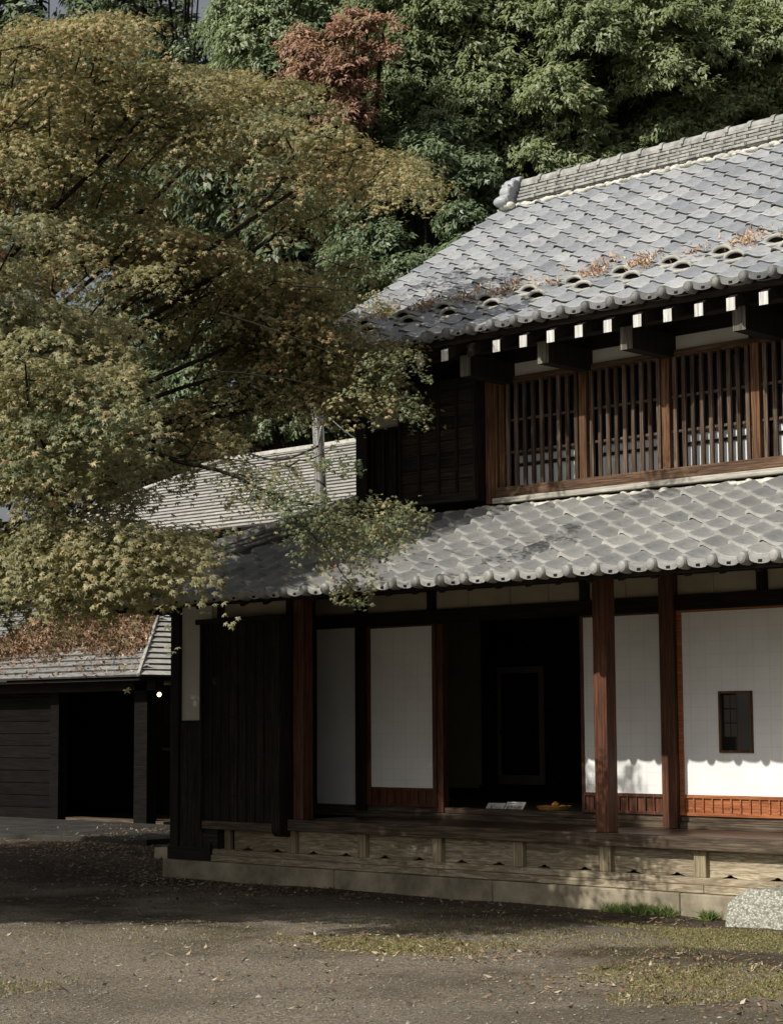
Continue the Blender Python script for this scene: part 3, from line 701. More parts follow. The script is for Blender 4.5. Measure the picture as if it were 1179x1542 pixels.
mb.box(ox-.05, ox+.04, ry-.22, ry+.22, rz-.06, rz+.2); mb.ball((ox-.06, ry, rz+.12), (.05, .11, .11)); mb.ball((ox-.02, ry-.26, rz+.0), (.10, .07, .06), 12, 8)
part('ridge_ornament', mb, M['tile'], .004, smooth=True, parent=ur)
mb = MB()
for k in range(3): mb.ball((ox-.02+k*.05, ry-.22, rz-.05), (.05, .06, .04), 8, 6)
part('ornament_mortar', mb, M['mortar'], smooth=True, parent=ur)
# eave timbers
P1('eave_purlin', (-.3, XR, .33, .45, 4.745, 4.885), M['darkx'], .006)
for x in (-.02, 1.925, 2.82, 3.712, 4.82, 5.7, 6.6):
    q = MB(); q.box(x-.062, x+.062, .305, .95, 4.545, 4.74); bo = part('bracket_beam', q, M['dark'], .005)
    P1('beam_end', (x-.060, x+.060, .300, .3045, 4.547, 4.738), M['beamend'], 0, parent=bo)
for k in range(-6, 19):
    x = 1.931+k*.3-.0; 
    q = MB(); c0 = np.array([x, .03, 4.70]); c1_ = c0+np.array([0, .95, .95*US]); q.prism([c0+np.array([-.041, 0, -.052]), c0+np.array([-.041, 0, .052]), c1_+np.array([-.041, 0, .052]), c1_+np.array([-.041, 0, -.052])], (.082, 0, 0)); ro = part('rafter', q, M['dark'], .003)
    if k != 1:
        q = MB(); t_ = .004; cc = c0+np.array([0, -.003, -.0015]); q.box(x-.040, x+.040, c0[1]-.004, c0[1]-.001, c0[2]-.051, c0[2]+.051); part('painted_end', q, M['endgrain'], 0, parent=ro)

# ------------------------------------------------------------------ leaves geometry
def basis(n, d):
    n = nrm(n); d = nrm(d-(d*n).sum(-1, keepdims=True)*n); return d, np.cross(n, d), n
def star(P, n, d, L, vals, name, mat, parent, org):
    """five-lobed leaves, one kite per lobe"""
    N = len(P); e1, e2, nn = basis(n, d); out = np.empty((N, 5, 4, 3), np.float32)
    for k, (an, ll) in enumerate(((-98, .62), (-48, .9), (0, 1.0), (48, .9), (98, .62))):
        a = rad(an)+rng.normal(0, .09, N); l = L*ll*rng.uniform(.85, 1.1, N); w_ = L*.16
        dr = np.cos(a)[:, None]*e1+np.sin(a)[:, None]*e2; sd_ = -np.sin(a)[:, None]*e1+np.cos(a)[:, None]*e2
        out[:, k, 0] = P-dr*(L*.05)[:, None]
        mid = P+dr*(l*.42)[:, None]-nn*(L*.05)[:, None]
        out[:, k, 1] = mid+sd_*w_[:, None]; out[:, k, 3] = mid-sd_*w_[:, None]
        out[:, k, 2] = P+dr*l[:, None]-nn*(l*.28)[:, None]
    q = [[k*4, k*4+1, k*4+2, k*4+3] for k in range(5)]
    return npobj(name, out.reshape(-1, 3), 20, q, vals, mat, parent, org)
def kite(P, n, d, L, wd, vals, name, mat, parent, org, curl=.12):
    N = len(P); e1, e2, nn = basis(n, d); o = np.empty((N, 4, 3), np.float32)
    o[:, 0] = P; mid = P+e1*(L*.45)[:, None]+nn*(L*curl*.5)[:, None]
    o[:, 1] = mid+e2*wd[:, None]; o[:, 3] = mid-e2*wd[:, None]; o[:, 2] = P+e1*L[:, None]-nn*(L*curl)[:, None]
    return npobj(name, o.reshape(-1, 3), 4, [[0, 1, 2, 3]], vals, mat, parent, org)

# ------------------------------------------------------------------ Japanese maple, foreground left
def inpoly(x, y, poly):
    c = False; n = len(poly)
    for i in range(n):
        x1, y1 = poly[i]; x2, y2 = poly[(i+1) % n]
        if (y1 > y) != (y2 > y) and x < (x2-x1)*(y-y1)/(y2-y1)+x1: c = not c
    return c
CROWN_A = [(-60, 20), (70, 30), (120, -10), (195, -10), (205, 60), (250, 85), (330, 85), (400, 108), (450, 115), (500, 168), (545, 208), (600, 240), (645, 252), (640, 300), (600, 330), (560, 352), (550, 395), (572, 432), (520, 458), (500, 466), (508, 498), (560, 522), (625, 548), (590, 562), (590, 585), (630, 608), (585, 620), (530, 598), (500, 606), (470, 590), (440, 630), (400, 665), (330, 690), (260, 730), (200, 720), (160, 640), (150, 560), (-60, 430)]
CROWN_B = [(-60, 440), (60, 455), (150, 505), (195, 580), (218, 660), (210, 720), (250, 780), (318, 822), (305, 842), (280, 850), (255, 890), (225, 905), (150, 912), (85, 930), (-60, 905)]
TW = (-1.3, -4.9, 0)
def blocks_sun(P, r):
    """does the cluster at P throw its shade on a part of the house that stands in the sun?"""
    s_ = np.array(sd)/abs(sd.y); x, y, z = P; r = r*.8
    for Y in (-.9, -.05, .91):                       # lower eave, veranda front, walls
        t = Y-y; X = x-s_[0]*t; Zz = z-s_[2]*t
        if t < 0: continue
        if Y == -.05 and X+r > 3.3 and -.2 < Zz < 2.3: return True
        if Y == .91 and X+r > 3.55 and .6 < Zz < 1.4: return True
        if Y == .91 and X+r > 2.6 and 3.5 < Zz < 4.5: return True
        if Y == -.9 and X+r > 1.4 and 2.5 < Zz < 3.2: return True
    for k in range(9):                               # the two roof slopes
        Y = -.9+1.8*k/8; t = Y-y; X = x-s_[0]*t; Zz = z-s_[2]*t
        if t > 0 and X+r > 1.1+.9*k/8 and abs(Zz-(2.65+.48*(Y+.9))) < r*.8+.1: return True
        Y = .02+3.6*k/8; t = Y-y; X = x-s_[0]*t; Zz = z-s_[2]*t
        if t > 0 and X+r > .0+.1*k and abs(Zz-(4.9+.622*(Y-.02))) < r*.6+.1: return True
    return False
def maple():
    T = thing('maple_tree', 'large maple with yellow-green autumn leaves overhanging the yard from the left', 'tree', TW)
    pads = []
    DARK = ([(60, 425), (200, 430), (330, 500), (430, 550), (410, 650), (250, 650), (170, 560)], [(490, 300), (600, 290), (590, 405), (520, 395), (470, 350)], [(0, 285), (150, 320), (150, 350), (0, 345)], [(220, 240), (330, 255), (320, 300), (200, 300)])
    BANDS = (([(10, 350), (110, 335), (210, 345), (300, 370), (380, 400), (450, 425), (505, 450)], 14.6, .30), ([(110, 385), (190, 390), (260, 410)], 14.3, .20), ([(-20, 245), (70, 215), (150, 195), (240, 205), (330, 225)], 14.8, .32),
             ([(150, 120), (240, 100), (330, 120), (430, 140), (490, 185)], 15.0, .32), ([(400, 250), (450, 262), (520, 285)], 15.2, .26), ([(20, 70), (90, 60), (160, 40), (190, 20)], 15.0, .34), ([(500, 205), (560, 225), (630, 262)], 15.4, .22),
             ([(200, 160), (280, 165), (370, 180), (440, 205), (500, 240), (570, 265), (625, 290)], 15.3, .27), ([(60, 140), (130, 130), (200, 140)], 14.6, .27),
             ([(400, 470), (470, 500), (540, 520), (600, 548)], 16.6, .26), ([(430, 540), (500, 575), (560, 590), (612, 608)], 16.4, .24), ([(330, 560), (400, 590), (460, 605)], 16.8, .26), ([(240, 620), (300, 650), (350, 680)], 16.8, .26))
    BANDB = (([(-20, 460), (60, 465), (120, 500), (155, 545)], 13.5, .26), ([(-10, 560), (60, 560), (140, 590), (190, 620)], 13.1, .22), ([(-10, 650), (70, 640), (150, 650), (200, 665)], 12.8, .2), ([(0, 740), (80, 735), (150, 740), (215, 765)], 13.2, .2), ([(60, 800), (150, 800), (230, 812), (300, 828)], 13.4, .18), ([(-10, 850), (70, 850), (140, 860), (220, 872)], 13.0, .2))
    def band(lst, kind, step):
        for pl, d, r in lst:
            for (xa, ya), (xb, yb) in zip(pl, pl[1:]):
                n_ = max(1, int(math.hypot(xb-xa, yb-ya)/step))
                for k in range(n_):
                    t = (k+U(0, .9))/n_
                    for _ in range(20):
                        dd_ = d+U(-.5, .5); P = px(xa+(xb-xa)*t, ya+(yb-ya)*t+U(-6, 6), dd_)
                        if not blocks_sun(P, r): pads.append((P, r*U(.8, 1.2), kind)); break
                        d_ = d; d += .12*(_ % 2)
                    d = min(d, 18.2)
    def fill(poly, n, d0, d1, r0, r1, spacing):
        xs = [p[0] for p in poly]; ys = [p[1] for p in poly]; got = []; tries = 0
        while len(got) < n and tries < 30000:
            tries += 1; x = U(min(xs), max(xs)); y = U(min(ys), max(ys))
            if not inpoly(x, y, poly): continue
            if any(inpoly(x, y, D) for D in DARK) and random.random() < .88: continue
            r = U(r0, r1)
            for _ in range(14):
                d = U(d0, d1)
                if not blocks_sun(px(x, y, d), r): break
            else: continue
            rp = r*CF/d
            if not (inpoly(x+rp*.72, y, poly) or x+rp > 700) or not inpoly(x, y-rp*.35, poly) or not inpoly(x+rp*.4, y+rp*.35, poly):
                if not (inpoly(x+rp*.35, y, poly)): continue
                r *= .5; rp *= .5
                if not inpoly(x+rp*.7, y, poly): continue
            P = px(x, y, d)
            if any(np.linalg.norm((P-q[0])*np.array([1, 1, 2.9])) < spacing*(r+q[1])*.5 for q in got): continue
            got.append((P, r))
        return got
    CROWN_D = [(330, 430), (495, 425), (500, 500), (560, 525), (610, 545), (600, 575), (630, 600), (560, 618), (500, 594), (440, 612), (380, 650), (330, 600)]
    pads += [(p, r, 0) for p, r in fill(CROWN_A, 250, 12.6, 18.3, .24, .5, .74)]
    nf = len(pads); band(BANDS, 0, 30); band(BANDB, 1, 32); nb = len(pads)
    pads += [(p, r, 0) for p, r in fill(CROWN_D, 70, 16.2, 18.3, .18, .36, .62)]
    pads += [(p, r, 1) for p, r in fill(CROWN_B, 75, 12.3, 15.2, .22, .42, .85)]
    s_ = np.array(sd); keep = []                      # open the crown so that the sun reaches the outer sprays
    for i, (P, r, k) in enumerate(pads):
        hit = False
        if i < nf:
            for Q, q, _ in pads[nf:nb]:
                v_ = P-Q; a_ = v_@s_
                if a_ > .05 and np.linalg.norm(v_-a_*s_) < (r+q)*.72: hit = True; break
                if -.4 < a_ and (P-Q)@CFW < -.1 and np.linalg.norm((v_-CFW*(v_@CFW))) < (r+q)*.6: hit = True; break
        if not hit: keep.append((P, r, k))
    pads = keep
    # hanging spray in front of the lower roof
    for x, y, r in ((380, 720, .16), (420, 735, .2), (455, 762, .24), (500, 765, .26), (545, 768, .24), (590, 768, .16), (615, 772, .1), (500, 795, .22), (545, 800, .22), (572, 812, .12), (470, 790, .16), (520, 830, .16), (555, 838, .14), (535, 865, .12), (528, 885, .09), (545, 893, .07), (400, 752, .12), (440, 790, .1), (430, 700, .08), (505, 690, .07), (475, 690, .06), (525, 700, .06), (350, 712, .12), (400, 725, .2), (385, 745, .16), (600, 785, .14), (480, 812, .14), (515, 805, .18), (585, 795, .15), (430, 755, .18)):
        if r: pads.append((px(x, y, 14.2+U(-.3, .3)), r, 2))
    for x, y, r in ((565, 448, .09), (580, 455, .06), (610, 550, .14), (585, 540, .2), (600, 612, .16), (620, 605, .10), (550, 600, .2), (620, 262, .22), (600, 300, .22), (632, 285, .14)): pads.append((px(x, y, 15.2), r, 2))
    # the rest of the crown, left of and above the view
    n = 0; tries = 0
    while n < 200 and tries < 9000:
        tries += 1
        a = U(0, 6.283); rr = math.sqrt(random.random()); zz = U(-1, 1)
        P = np.array([-2.2+4.6*rr*math.cos(a)*math.sqrt(1-zz*zz*.6), -4.9+3.6*rr*math.sin(a)*math.sqrt(1-zz*zz*.6), 4.6+2.3*zz])
        x, y, d = proj(P)
        if d < 3: continue
        if x > -230: continue
        if blocks_sun(P, .75): continue
        pads.append((P, U(.5, .85), 3)); n += 1
    Pn, Nn, Dn, Ln, Vn = [], [], [], [], []
    tw = np.array(TW)+np.array([0, 0, 3.2])
    twigs = MB()
    for P, r, kind in pads:
        dens = {0: 980, 1: 1020, 2: 900, 3: 260}[kind]; n = max(14, int(dens*math.pi*r*r*1.15))
        out = P-tw; out[2] = 0; out = out/(np.linalg.norm(out)+1e-6)
        nv = nrm(np.array([-.05, -.42, 1.])+out*U(.1, .45)+np.array([U(-.2, .2), U(-.2, .2), 0])-CFW*.15)
        a = rng.uniform(0, 2*math.pi, n); ph_ = U(0, 6); lob = 1+.28*np.sin(3*a+ph_)+.16*np.sin(7*a+ph_*2)
        rr = r*np.sqrt(rng.uniform(0, 1, n))*lob
        e1 = nrm(np.cross(nv, [0, 1, .01])); e2 = np.cross(nv, e1)
        hx = nrm(CR-nv*(CR@nv)); hy = np.cross(nv, hx); rad_ = np.cos(a)[:, None]*hx*1.32+np.sin(a)[:, None]*hy*.85
        Q = P+rad_*rr[:, None]+nv*(rng.normal(0, .028, n)-.26*rr**2/r+.05)[:, None]
        und = rng.uniform(0, 1, n) < .15; Q[und] -= nv*rng.uniform(.05, .22, (und.sum(), 1))*min(1, r/.35)
        nn = nrm(nv+rad_*(.45*rr/r)[:, None]+rng.normal(0, .42, (n, 3)))
        dd = rad_*.8+out*.35+np.array([0, 0, -.55])+rng.normal(0, .5, (n, 3))
        if kind != 3:                                # sprays reaching past the edge of the cluster
            k_ = random.randint(6, 10); ta = rng.uniform(0, 6.283, k_); m_ = 9
            tdir = nrm(np.cos(ta)[:, None]*hx*1.2+np.sin(ta)[:, None]*hy+nv*rng.uniform(-.45, .3, (k_, 1)))
            tt = rng.uniform(.75, 1.55, (k_, m_))*r; qq = P+tdir[:, None]*tt[..., None]-np.array([0, 0, 1.])*(tt**2/r*.30)[..., None]+rng.normal(0, .02, (k_, m_, 3))
            qq = qq.reshape(-1, 3); md = k_*m_; tr_ = np.repeat(tdir, m_, 0)
            Q = np.vstack([Q, qq]); nn = np.vstack([nn, nrm(nv+rng.normal(0, .45, (md, 3)))]); dd = np.vstack([dd, tr_+np.array([0, 0, -.6])+rng.normal(0, .5, (md, 3))])
            rr = np.concatenate([rr, np.full(md, r*1.25)]); n += md
        Pn.append(Q); Nn.append(nn); Dn.append(dd)
        Ln.append(rng.uniform(.032, .050, n)*({0: .86, 1: .88, 2: .62, 3: 2.3}[kind]))
        mu = {0: .54, 1: .38, 2: .42, 3: .5}[kind]+U(-.18, .18)  # hanging spray gets darker leaf colours to suggest its part shade
        Vn.append(np.clip(rng.normal(mu, .17, n)+.10*(rr/r-.5), 0, 1))
    Pn, Nn, Dn, Ln, Vn = (np.concatenate(q) for q in (Pn, Nn, Dn, Ln, Vn))
    star(Pn, Nn, Dn, Ln, Vn, 'crown', M['maple'], T, TW)
    # limbs: trunk, main limbs to clusters of pads, twigs to each pad
    mb = MB(); base = np.array(TW)
    tr = [base+np.array(q) for q in ((0, 0, -.1), (.03, .02, .3), (-.05, .05, 1.2), (.05, .1, 2.2))]
    mb.tube(tr, [.34, .27, .23, .21], 14); part('trunk', mb, M['barkm'], smooth=True, parent=T)
    mb = MB(); cl_ = []; A_ = np.array([p[0] for p in pads]); K2 = np.array([p[2] for p in pads])
    cent = A_[rng.choice(np.nonzero(K2 != 2)[0], 26, replace=False)]
    for _ in range(6):
        lab = np.argmin(((A_[:, None]-cent[None])**2).sum(-1), 1); lab[K2 == 2] = -1
        cent = np.array([A_[lab == k].mean(0) if (lab == k).any() else cent[k] for k in range(26)])
    top = tr[-1]
    for k in range(26):
        c = cent[k]-np.array([0, 0, .15]); d = c-top; L = np.linalg.norm(d); pts = []
        mid1 = top+d*.33+np.array([U(-.2, .2), U(-.2, .2), .25*L*.33]); mid2 = top+d*.68+np.array([U(-.2, .2), U(-.2, .2), .2*L*.33])
        pts = []
        for t in np.linspace(0, 1, 9): pts.append((1-t)**3*top+3*(1-t)**2*t*mid1+3*(1-t)*t*t*mid2+t**3*c+rng.normal(0, .02, 3)*(0 < t < 1))
        mb.tube(pts, np.linspace(.06, .012, 9), 7)
        for i in np.nonzero(lab == k)[0]:
            q = A_[i]-np.array([0, 0, .04]); s_ = pts[random.choice((4, 5, 6, 7, 8))]
            if np.linalg.norm(q-s_) > 2.6: s_ = pts[-1]
            s_ = q+(s_-q)*min(1, .4/(np.linalg.norm(s_-q)+1e-6))
            m1 = s_*.5+q*.5+np.array([U(-.1, .1), U(-.1, .1), .1]); mb.tube([s_, m1, q], [.009, .006, .004], 5, False)
            for _ in range(0 if pads[i][2] == 2 else 4):
                e_ = q+np.array([U(-1, 1), U(-1, 1), -.15])*pads[i][1]*.8; mb.tube([q, q*.5+e_*.5+np.array([0, 0, .02]), e_], [.005, .0035, .002], 4, False)
    # the low spray that hangs before the lower roof
    def vine(pp, d, r0, r1):
        P_ = [px(x, y, d) for x, y in pp]; out = []
        for i in range(len(P_)-1):
            a0, a1, a2, a3 = P_[max(0, i-1)], P_[i], P_[i+1], P_[min(len(P_)-1, i+2)]
            for t in np.linspace(0, 1, 6)[:-1]: out.append(.5*((2*a1)+(-a0+a2)*t+(2*a0-5*a1+4*a2-a3)*t*t+(-a0+3*a1-3*a2+a3)*t**3)+rng.normal(0, .004, 3))
        out.append(P_[-1]); mb.tube(out, np.linspace(r0, r1, len(out)), 6); return out
    vine([(90, 610), (190, 660), (270, 695), (340, 712), (420, 748), (500, 765), (570, 764), (618, 772)], 14.2, .022, .003)
    for pp in ([(340, 712), (400, 722), (440, 731)], [(420, 748), (450, 785), (485, 820), (520, 870), (545, 898)], [(455, 758), (500, 785), (545, 800), (580, 815)], [(470, 770), (500, 815), (520, 850)], [(500, 765), (550, 780), (590, 785)], [(270, 695), (330, 690), (380, 697), (430, 702)], [(430, 702), (470, 690), (500, 678)]): vine(pp, 14.2, .008, .002)
    vine([(330, 470), (420, 500), (500, 530), (560, 545), (625, 550)], 15.6, .009, .002); vine([(330, 560), (430, 570), (520, 595), (625, 606)], 15.6, .008, .002); vine([(440, 430), (520, 436), (585, 446)], 15.4, .007, .002)
    part('branches', mb, M['barkm'], smooth=True, parent=T)
maple()

# ------------------------------------------------------------------ second maple, beyond the left gable
CROWN_C = [(330, 85), (400, 108), (450, 115), (500, 168), (545, 208), (600, 240), (650, 255), (645, 300), (600, 330), (565, 352), (540, 400), (520, 450), (470, 500), (380, 520), (300, 420), (280, 250), (300, 120)]
def maple2():
    base = px(455, 1109, 38); base = (base[0], base[1], 0)
    T = thing('maple_tree', 'second maple with yellower leaves standing beyond the left end of the upper roof', 'tree', base)
    Pn, Nn, Dn, Ln, Vn = [], [], [], [], []; cs_ = []; t = 0
    while len(cs_) < 120 and t < 20000:
        t += 1; x, y, d, r = U(280, 650), U(85, 520), U(36, 39.5), U(.45, .85)
        P = px(x, y, d); rp = r*CF/d*.7
        if not (inpoly(x, y, CROWN_C) and inpoly(x+rp, y, CROWN_C) and inpoly(x, y-rp*.6, CROWN_C)): continue
        if any(np.linalg.norm((P-q[0])*np.array([1, 1, 2.6])) < .33*(r+q[1]) for q in cs_): continue
        cs_.append((P, r))
    for P, r in cs_:
        n = int(330*math.pi*r*r*1.2); a = rng.uniform(0, 6.283, n); rr = r*np.sqrt(rng.uniform(0, 1, n))*(1+.28*np.sin(3*a+P[0]*9)+.15*np.sin(7*a))
        nv = nrm(np.array([U(-.25, .25), -.3+U(-.2, .2), 1.])); e1 = nrm(np.cross(nv, [0, 1, .01])); e2 = np.cross(nv, e1); ra = np.cos(a)[:, None]*e1+np.sin(a)[:, None]*e2
        Pn.append(P+ra*rr[:, None]+nv*(rng.normal(0, .05, n)-.35*rr**2/r)[:, None]); Nn.append(nrm(nv+ra*.5+rng.normal(0, .42, (n, 3)))); Dn.append(ra+np.array([0, 0, -.55])+rng.normal(0, .5, (n, 3)))
        Ln.append(rng.uniform(.05, .075, n)); Vn.append(np.clip(rng.normal(.66+U(-.12, .14), .15, n), 0, 1))
    star(*(np.concatenate(q) for q in (Pn, Nn, Dn, Ln, Vn)), 'crown', M['maple'], T, base)
    mb = MB(); b = np.array(base); top = px(445, 480, 38); mb.tube([b, b*.6+top*.4+np.array([.05, 0, 0]), top], [.2, .15, .1], 10); part('trunk', mb, M['barkm'], smooth=True, parent=T)
    mb = MB()
    for P, r in cs_:
        if random.random() < .6: mb.tube([top, top*.5+P*.5+np.array([U(-.2, .2), U(-.2, .2), -.1]), P-np.array([0, 0, .05])], [.04, .02, .006], 5, False)
    part('branches', mb, M['barkm'], smooth=True, parent=T)
maple2()

# ------------------------------------------------------------------ trees behind the house
def back_tree(name, label, crown_pts, mat, base, leafL=.10, leafW=.019, tufts=185, per=12, vmu=.5, trunk=.16, group=None, droop=.5, dark_gap=0):
    """crown_pts: (centre, radius) clumps"""
    T = thing(name, label, 'tree', base, group); P_, N_, D_, L_, V_ = [], [], [], [], []
    for c, r in crown_pts:
        c = np.array(c); n = int(tufts*(r/.6)**2); u = nrm(rng.normal(0, 1, (n, 3))+np.array([.25, -.5, .15])); u[:, 2] = np.where(u[:, 2] < -.45, -u[:, 2], u[:, 2])
        rr = r*rng.uniform(.62, 1.06, n)*(1+.15*np.sin(u[:, 0]*5+c[0]*3)*np.sin(u[:, 2]*6+c[2])); tip = c+u*rr[:, None]*np.array([1, 1, .82])
        tipN = np.repeat(tip, per, 0); un = np.repeat(u, per, 0); m_ = len(tipN)
        dd = nrm(un*.55+nrm(rng.normal(0, 1, (m_, 3)))*.85+np.array([0, 0, -droop]))
        nn = nrm(un*.6+np.array([-.05, -.8, .75])+rng.normal(0, .36, (m_, 3)))
        P_.append(tipN+rng.normal(0, .035, (m_, 3))); N_.append(nn); D_.append(dd)
        L_.append(rng.uniform(.75, 1.2, m_)*leafL); mu = vmu+U(-.12, .12); V_.append(np.clip(np.repeat(rng.normal(mu, .15, n), per)+rng.normal(0, .13, m_), 0, 1))
    P_, N_, D_, L_, V_ = (np.concatenate(q) for q in (P_, N_, D_, L_, V_))
    kite(P_, N_, D_, L_, L_*leafW/leafL, V_, 'crown', mat, T, base)
    mb = MB(); b = np.array(base, float); cc = np.mean([np.array(q[0]) for q in crown_pts], 0); top = np.array([b[0]*.4+cc[0]*.6, b[1]*.4+cc[1]*.6, max(b[2]+1.5, cc[2]-.5)])
    tp = [b+(top-b)*t+np.array([.08*math.sin(t*5), .06*math.cos(t*4), 0]) for t in (0, .3, .6, 1)]
    mb.tube(tp, [trunk*1.3, trunk, trunk*.8, trunk*.4], 9); part('trunk', mb, M['barkm'], smooth=True, parent=T)
    mb = MB()
    for c, r in crown_pts:
        s_ = tp[2]+(tp[3]-tp[2])*U(.2, 1); c = np.array(c); mid = s_*.5+c*.5+np.array([0, 0, -.2]); mb.tube([s_, mid, c], [.05, .035, .012], 5, False)
        for _ in range(5):
            e_ = c+nrm(rng.normal(0, 1, 3))*r*.7; mb.tube([c, e_], [.009, .003], 4, False)
    part('branches', mb, M['barkm'], smooth=True, parent=T)
    return T
def clumps(list_px, d, n, rr, jitter=1.0):
    """clump centres scattered through ellipsoids given by centre direction, distance, radii in metres"""
    out = []
    for (x, y, rx, rz_) in list_px:
        c = px(x, y, d); t = 0; loc = []
        while len(loc) < n and t < 2000:
            t += 1; u = nrm(rng.normal(0, 1, 3))*rng.uniform(.45, 1)**.5; p = c+CR*u[0]*rx+CFW*u[1]*rx*.8+np.array([0, 0, u[2]*rz_]); r = U(*rr)
            if u[1] > .55 or any(np.linalg.norm(p-q[0]) < (r+q[1])*.42 for q in loc): continue
            loc.append((p, r))
        out += loc
    return out
def gbase(x, d): p = px(x, 1109, d); return (p[0], p[1], 0)
GT = 'evergreen trees behind the farmhouse'
back_tree('evergreen_tree', 'evergreen tree at the far right, above the right half of the ridge, lightest green', clumps([(1090, 95, 2.3, 2.4)], 33, 80, (.42, .8)), M['oak'], gbase(1090, 33), vmu=.66, group=GT)
back_tree('evergreen_tree', 'evergreen tree directly above the ridge-end ornament, mid green with full round clumps', clumps([(870, 140, 2.4, 2.2)], 31.5, 80, (.42, .8)), M['oak'], gbase(870, 31.5), vmu=.56, group=GT)
back_tree('evergreen_tree', 'evergreen tree between the russet tree and the ridge end, darker green and narrow', clumps([(655, 150, 1.4, 2.5)], 31, 66, (.38, .65)), M['oak'], gbase(655, 31), vmu=.36, group=GT)
back_tree('evergreen_tree', 'low evergreen tree behind the sloping left edge of the upper roof', clumps([(640, 370, 1.6, 1.6)], 30, 56, (.35, .6)), M['oakgreen'], gbase(655, 30), vmu=.25, group=GT)
back_tree('russet_tree', 'small round tree with russet red leaves above the maple', clumps([(505, 82, .72, .55), (548, 70, .35, .4), (470, 120, .4, .35), (525, 160, .28, .45)], 29, 11, (.16, .36)), M['red'], gbase(600, 31), leafL=.10, leafW=.015, tufts=120, per=12, vmu=.55, trunk=.08, droop=.3)
back_tree('evergreen_tree', 'pale green evergreen tree left of the russet tree at the top edge', clumps([(420, 40, 1.1, 1.2)], 33, 34, (.35, .55)), M['oakgreen'], gbase(425, 39), vmu=.7, group=GT)
back_tree('russet_tree', 'orange-leaved treetop at the top edge above the russet tree', clumps([(560, -10, .45, .4)], 33, 8, (.25, .35)), M['red'], gbase(620, 34), leafL=.095, leafW=.014, tufts=44, vmu=.8, trunk=.08)
back_tree('dark_evergreen_tree', 'dark evergreen tree with sky glinting through, between the maple top and the pale evergreen', clumps([(270, 40, 1.5, 1.9)], 36, 26, (.4, .65)), M['oakdark'], gbase(270, 40), tufts=34, vmu=.5, trunk=.22)
GD = 'dark trees in the wood behind the evergreens'
for x, y, d, rx, lab in ((470, 330, 34, 1.9, 'dark tree behind the second maple and under the russet tree'), (80, 120, 40, 2.8, 'dark tree mass behind the maple at the upper left'), (560, 210, 41, 2.4, 'dark tree behind the russet tree'), (820, 90, 41, 3.0, 'dark tree seen in gaps above the ridge end'), (1080, 40, 42, 3.0, 'dark tree at the upper right corner'), (640, 30, 42, 2.2, 'dark tree behind the narrow evergreen at the top edge'), (330, 330, 38, 2.6, 'dark tree hidden behind the middle of the maple')):
    back_tree('dark_tree', lab, clumps([(x, y, rx, 3.1)], d, 70, (.6, .95)), M['oakdark'], gbase(x, max(d, 40)), leafL=.2, leafW=.04, tufts=40, per=9, vmu=.4, trunk=.25, group=GD)
back_tree('shrub_tree', 'leafy green shrub tree behind the silvery shed roof', clumps([(290, 630, 1.6, 1.1), (180, 640, 1.2, 1.0)], 37.5, 24, (.35, .6)), M['oakgreen'], gbase(260, 37.5), leafL=.11, leafW=.025, vmu=.3, trunk=.1, group='shrubs beyond the silvery roof')
back_tree('shrub_tree', 'green shrub tree between the steel flue and the upper storey', clumps([(520, 620, 1.3, .9)], 38, 22, (.35, .55)), M['oakgreen'], gbase(520, 38), leafL=.11, leafW=.025, vmu=.5, trunk=.1, group='shrubs beyond the silvery roof')
back_tree('dark_tree', 'dark tree behind the flue, low beyond the silvery roof', clumps([(420, 560, 3.2, 1.9)], 41, 46, (.6, .9)), M['oakdark'], gbase(420, 41), leafL=.2, leafW=.04, tufts=30, per=9, vmu=.4, group=GD)

# ------------------------------------------------------------------ outbuildings
def board_roof(mb, fr, x0, x1, nrow, expo, leftcut=None, rightcut=None, th=.026, seg=1.4):
    for j in range(nrow):
        a = x0 if leftcut is None else leftcut(j*expo); b = x1 if rightcut is None else rightcut(j*expo)
        x = a; off = U(.3, seg)
        while x < b-.01:
            e_ = min(b, x+off); off = seg*U(.8, 1.2); mb.cv = random.random(); lift = U(0, .006)
            a1_ = x if (leftcut is None or x > a) else leftcut((j+1)*expo); b1_ = e_ if (rightcut is None or e_ < b) else rightcut((j+1)*expo)
            v0, v1 = j*expo, (j+1)*expo+.02
            vs = [fr.p(x, v0, -.0), fr.p(e_-.004, v0, -.0), fr.p(x, v0, th+lift), fr.p(e_-.004, v0, th+lift), fr.p(max(x, a1_) if leftcut and x <= a else x, v1, .001), fr.p(min(e_, b1_)-.004 if rightcut and e_ >= b else e_-.004, v1, .001)]
            mb.mi = 1; mb.add(vs, [(0, 1, 3, 2)]); mb.mi = 0; mb.add(vs, [(2, 3, 5, 4), (0, 2, 4), (1, 5, 3)]); x = e_
B = thing('outbuilding', 'outbuilding with a broad silvery board roof behind the maple branches', 'outbuilding', (-9, 9, 0))
bs = .5; cb = math.hypot(1, bs); RY, RZ, EXL, EY = 10.0, 6.05, -12.15, 6.6
fB = Frame((0, EY, RZ-(RY-EY)*bs), (1, 0, 0), (0, 1, 0), bs); nb_ = 22; eb = (RY-EY)*cb/nb_
mb = MB(); board_roof(mb, fB, 0, 1.0, nb_, eb, leftcut=lambda v: EXL-(RY-EY)+v/cb); obj('front_roof', mb, [M['shingle'], M['shadegap']], B, fixn=False)
mb = MB(); fBl = Frame((EXL-(RY-EY), 0, RZ-(RY-EY)*bs), (0, -1, 0), (1, 0, 0), bs); board_roof(mb, fBl, -13.4, 0, nb_, eb, leftcut=lambda v: -13.4+v/cb, rightcut=lambda v: -EY-v/cb); obj('side_roof', mb, [M['shingle'], M['shadegap']], B, fixn=False)
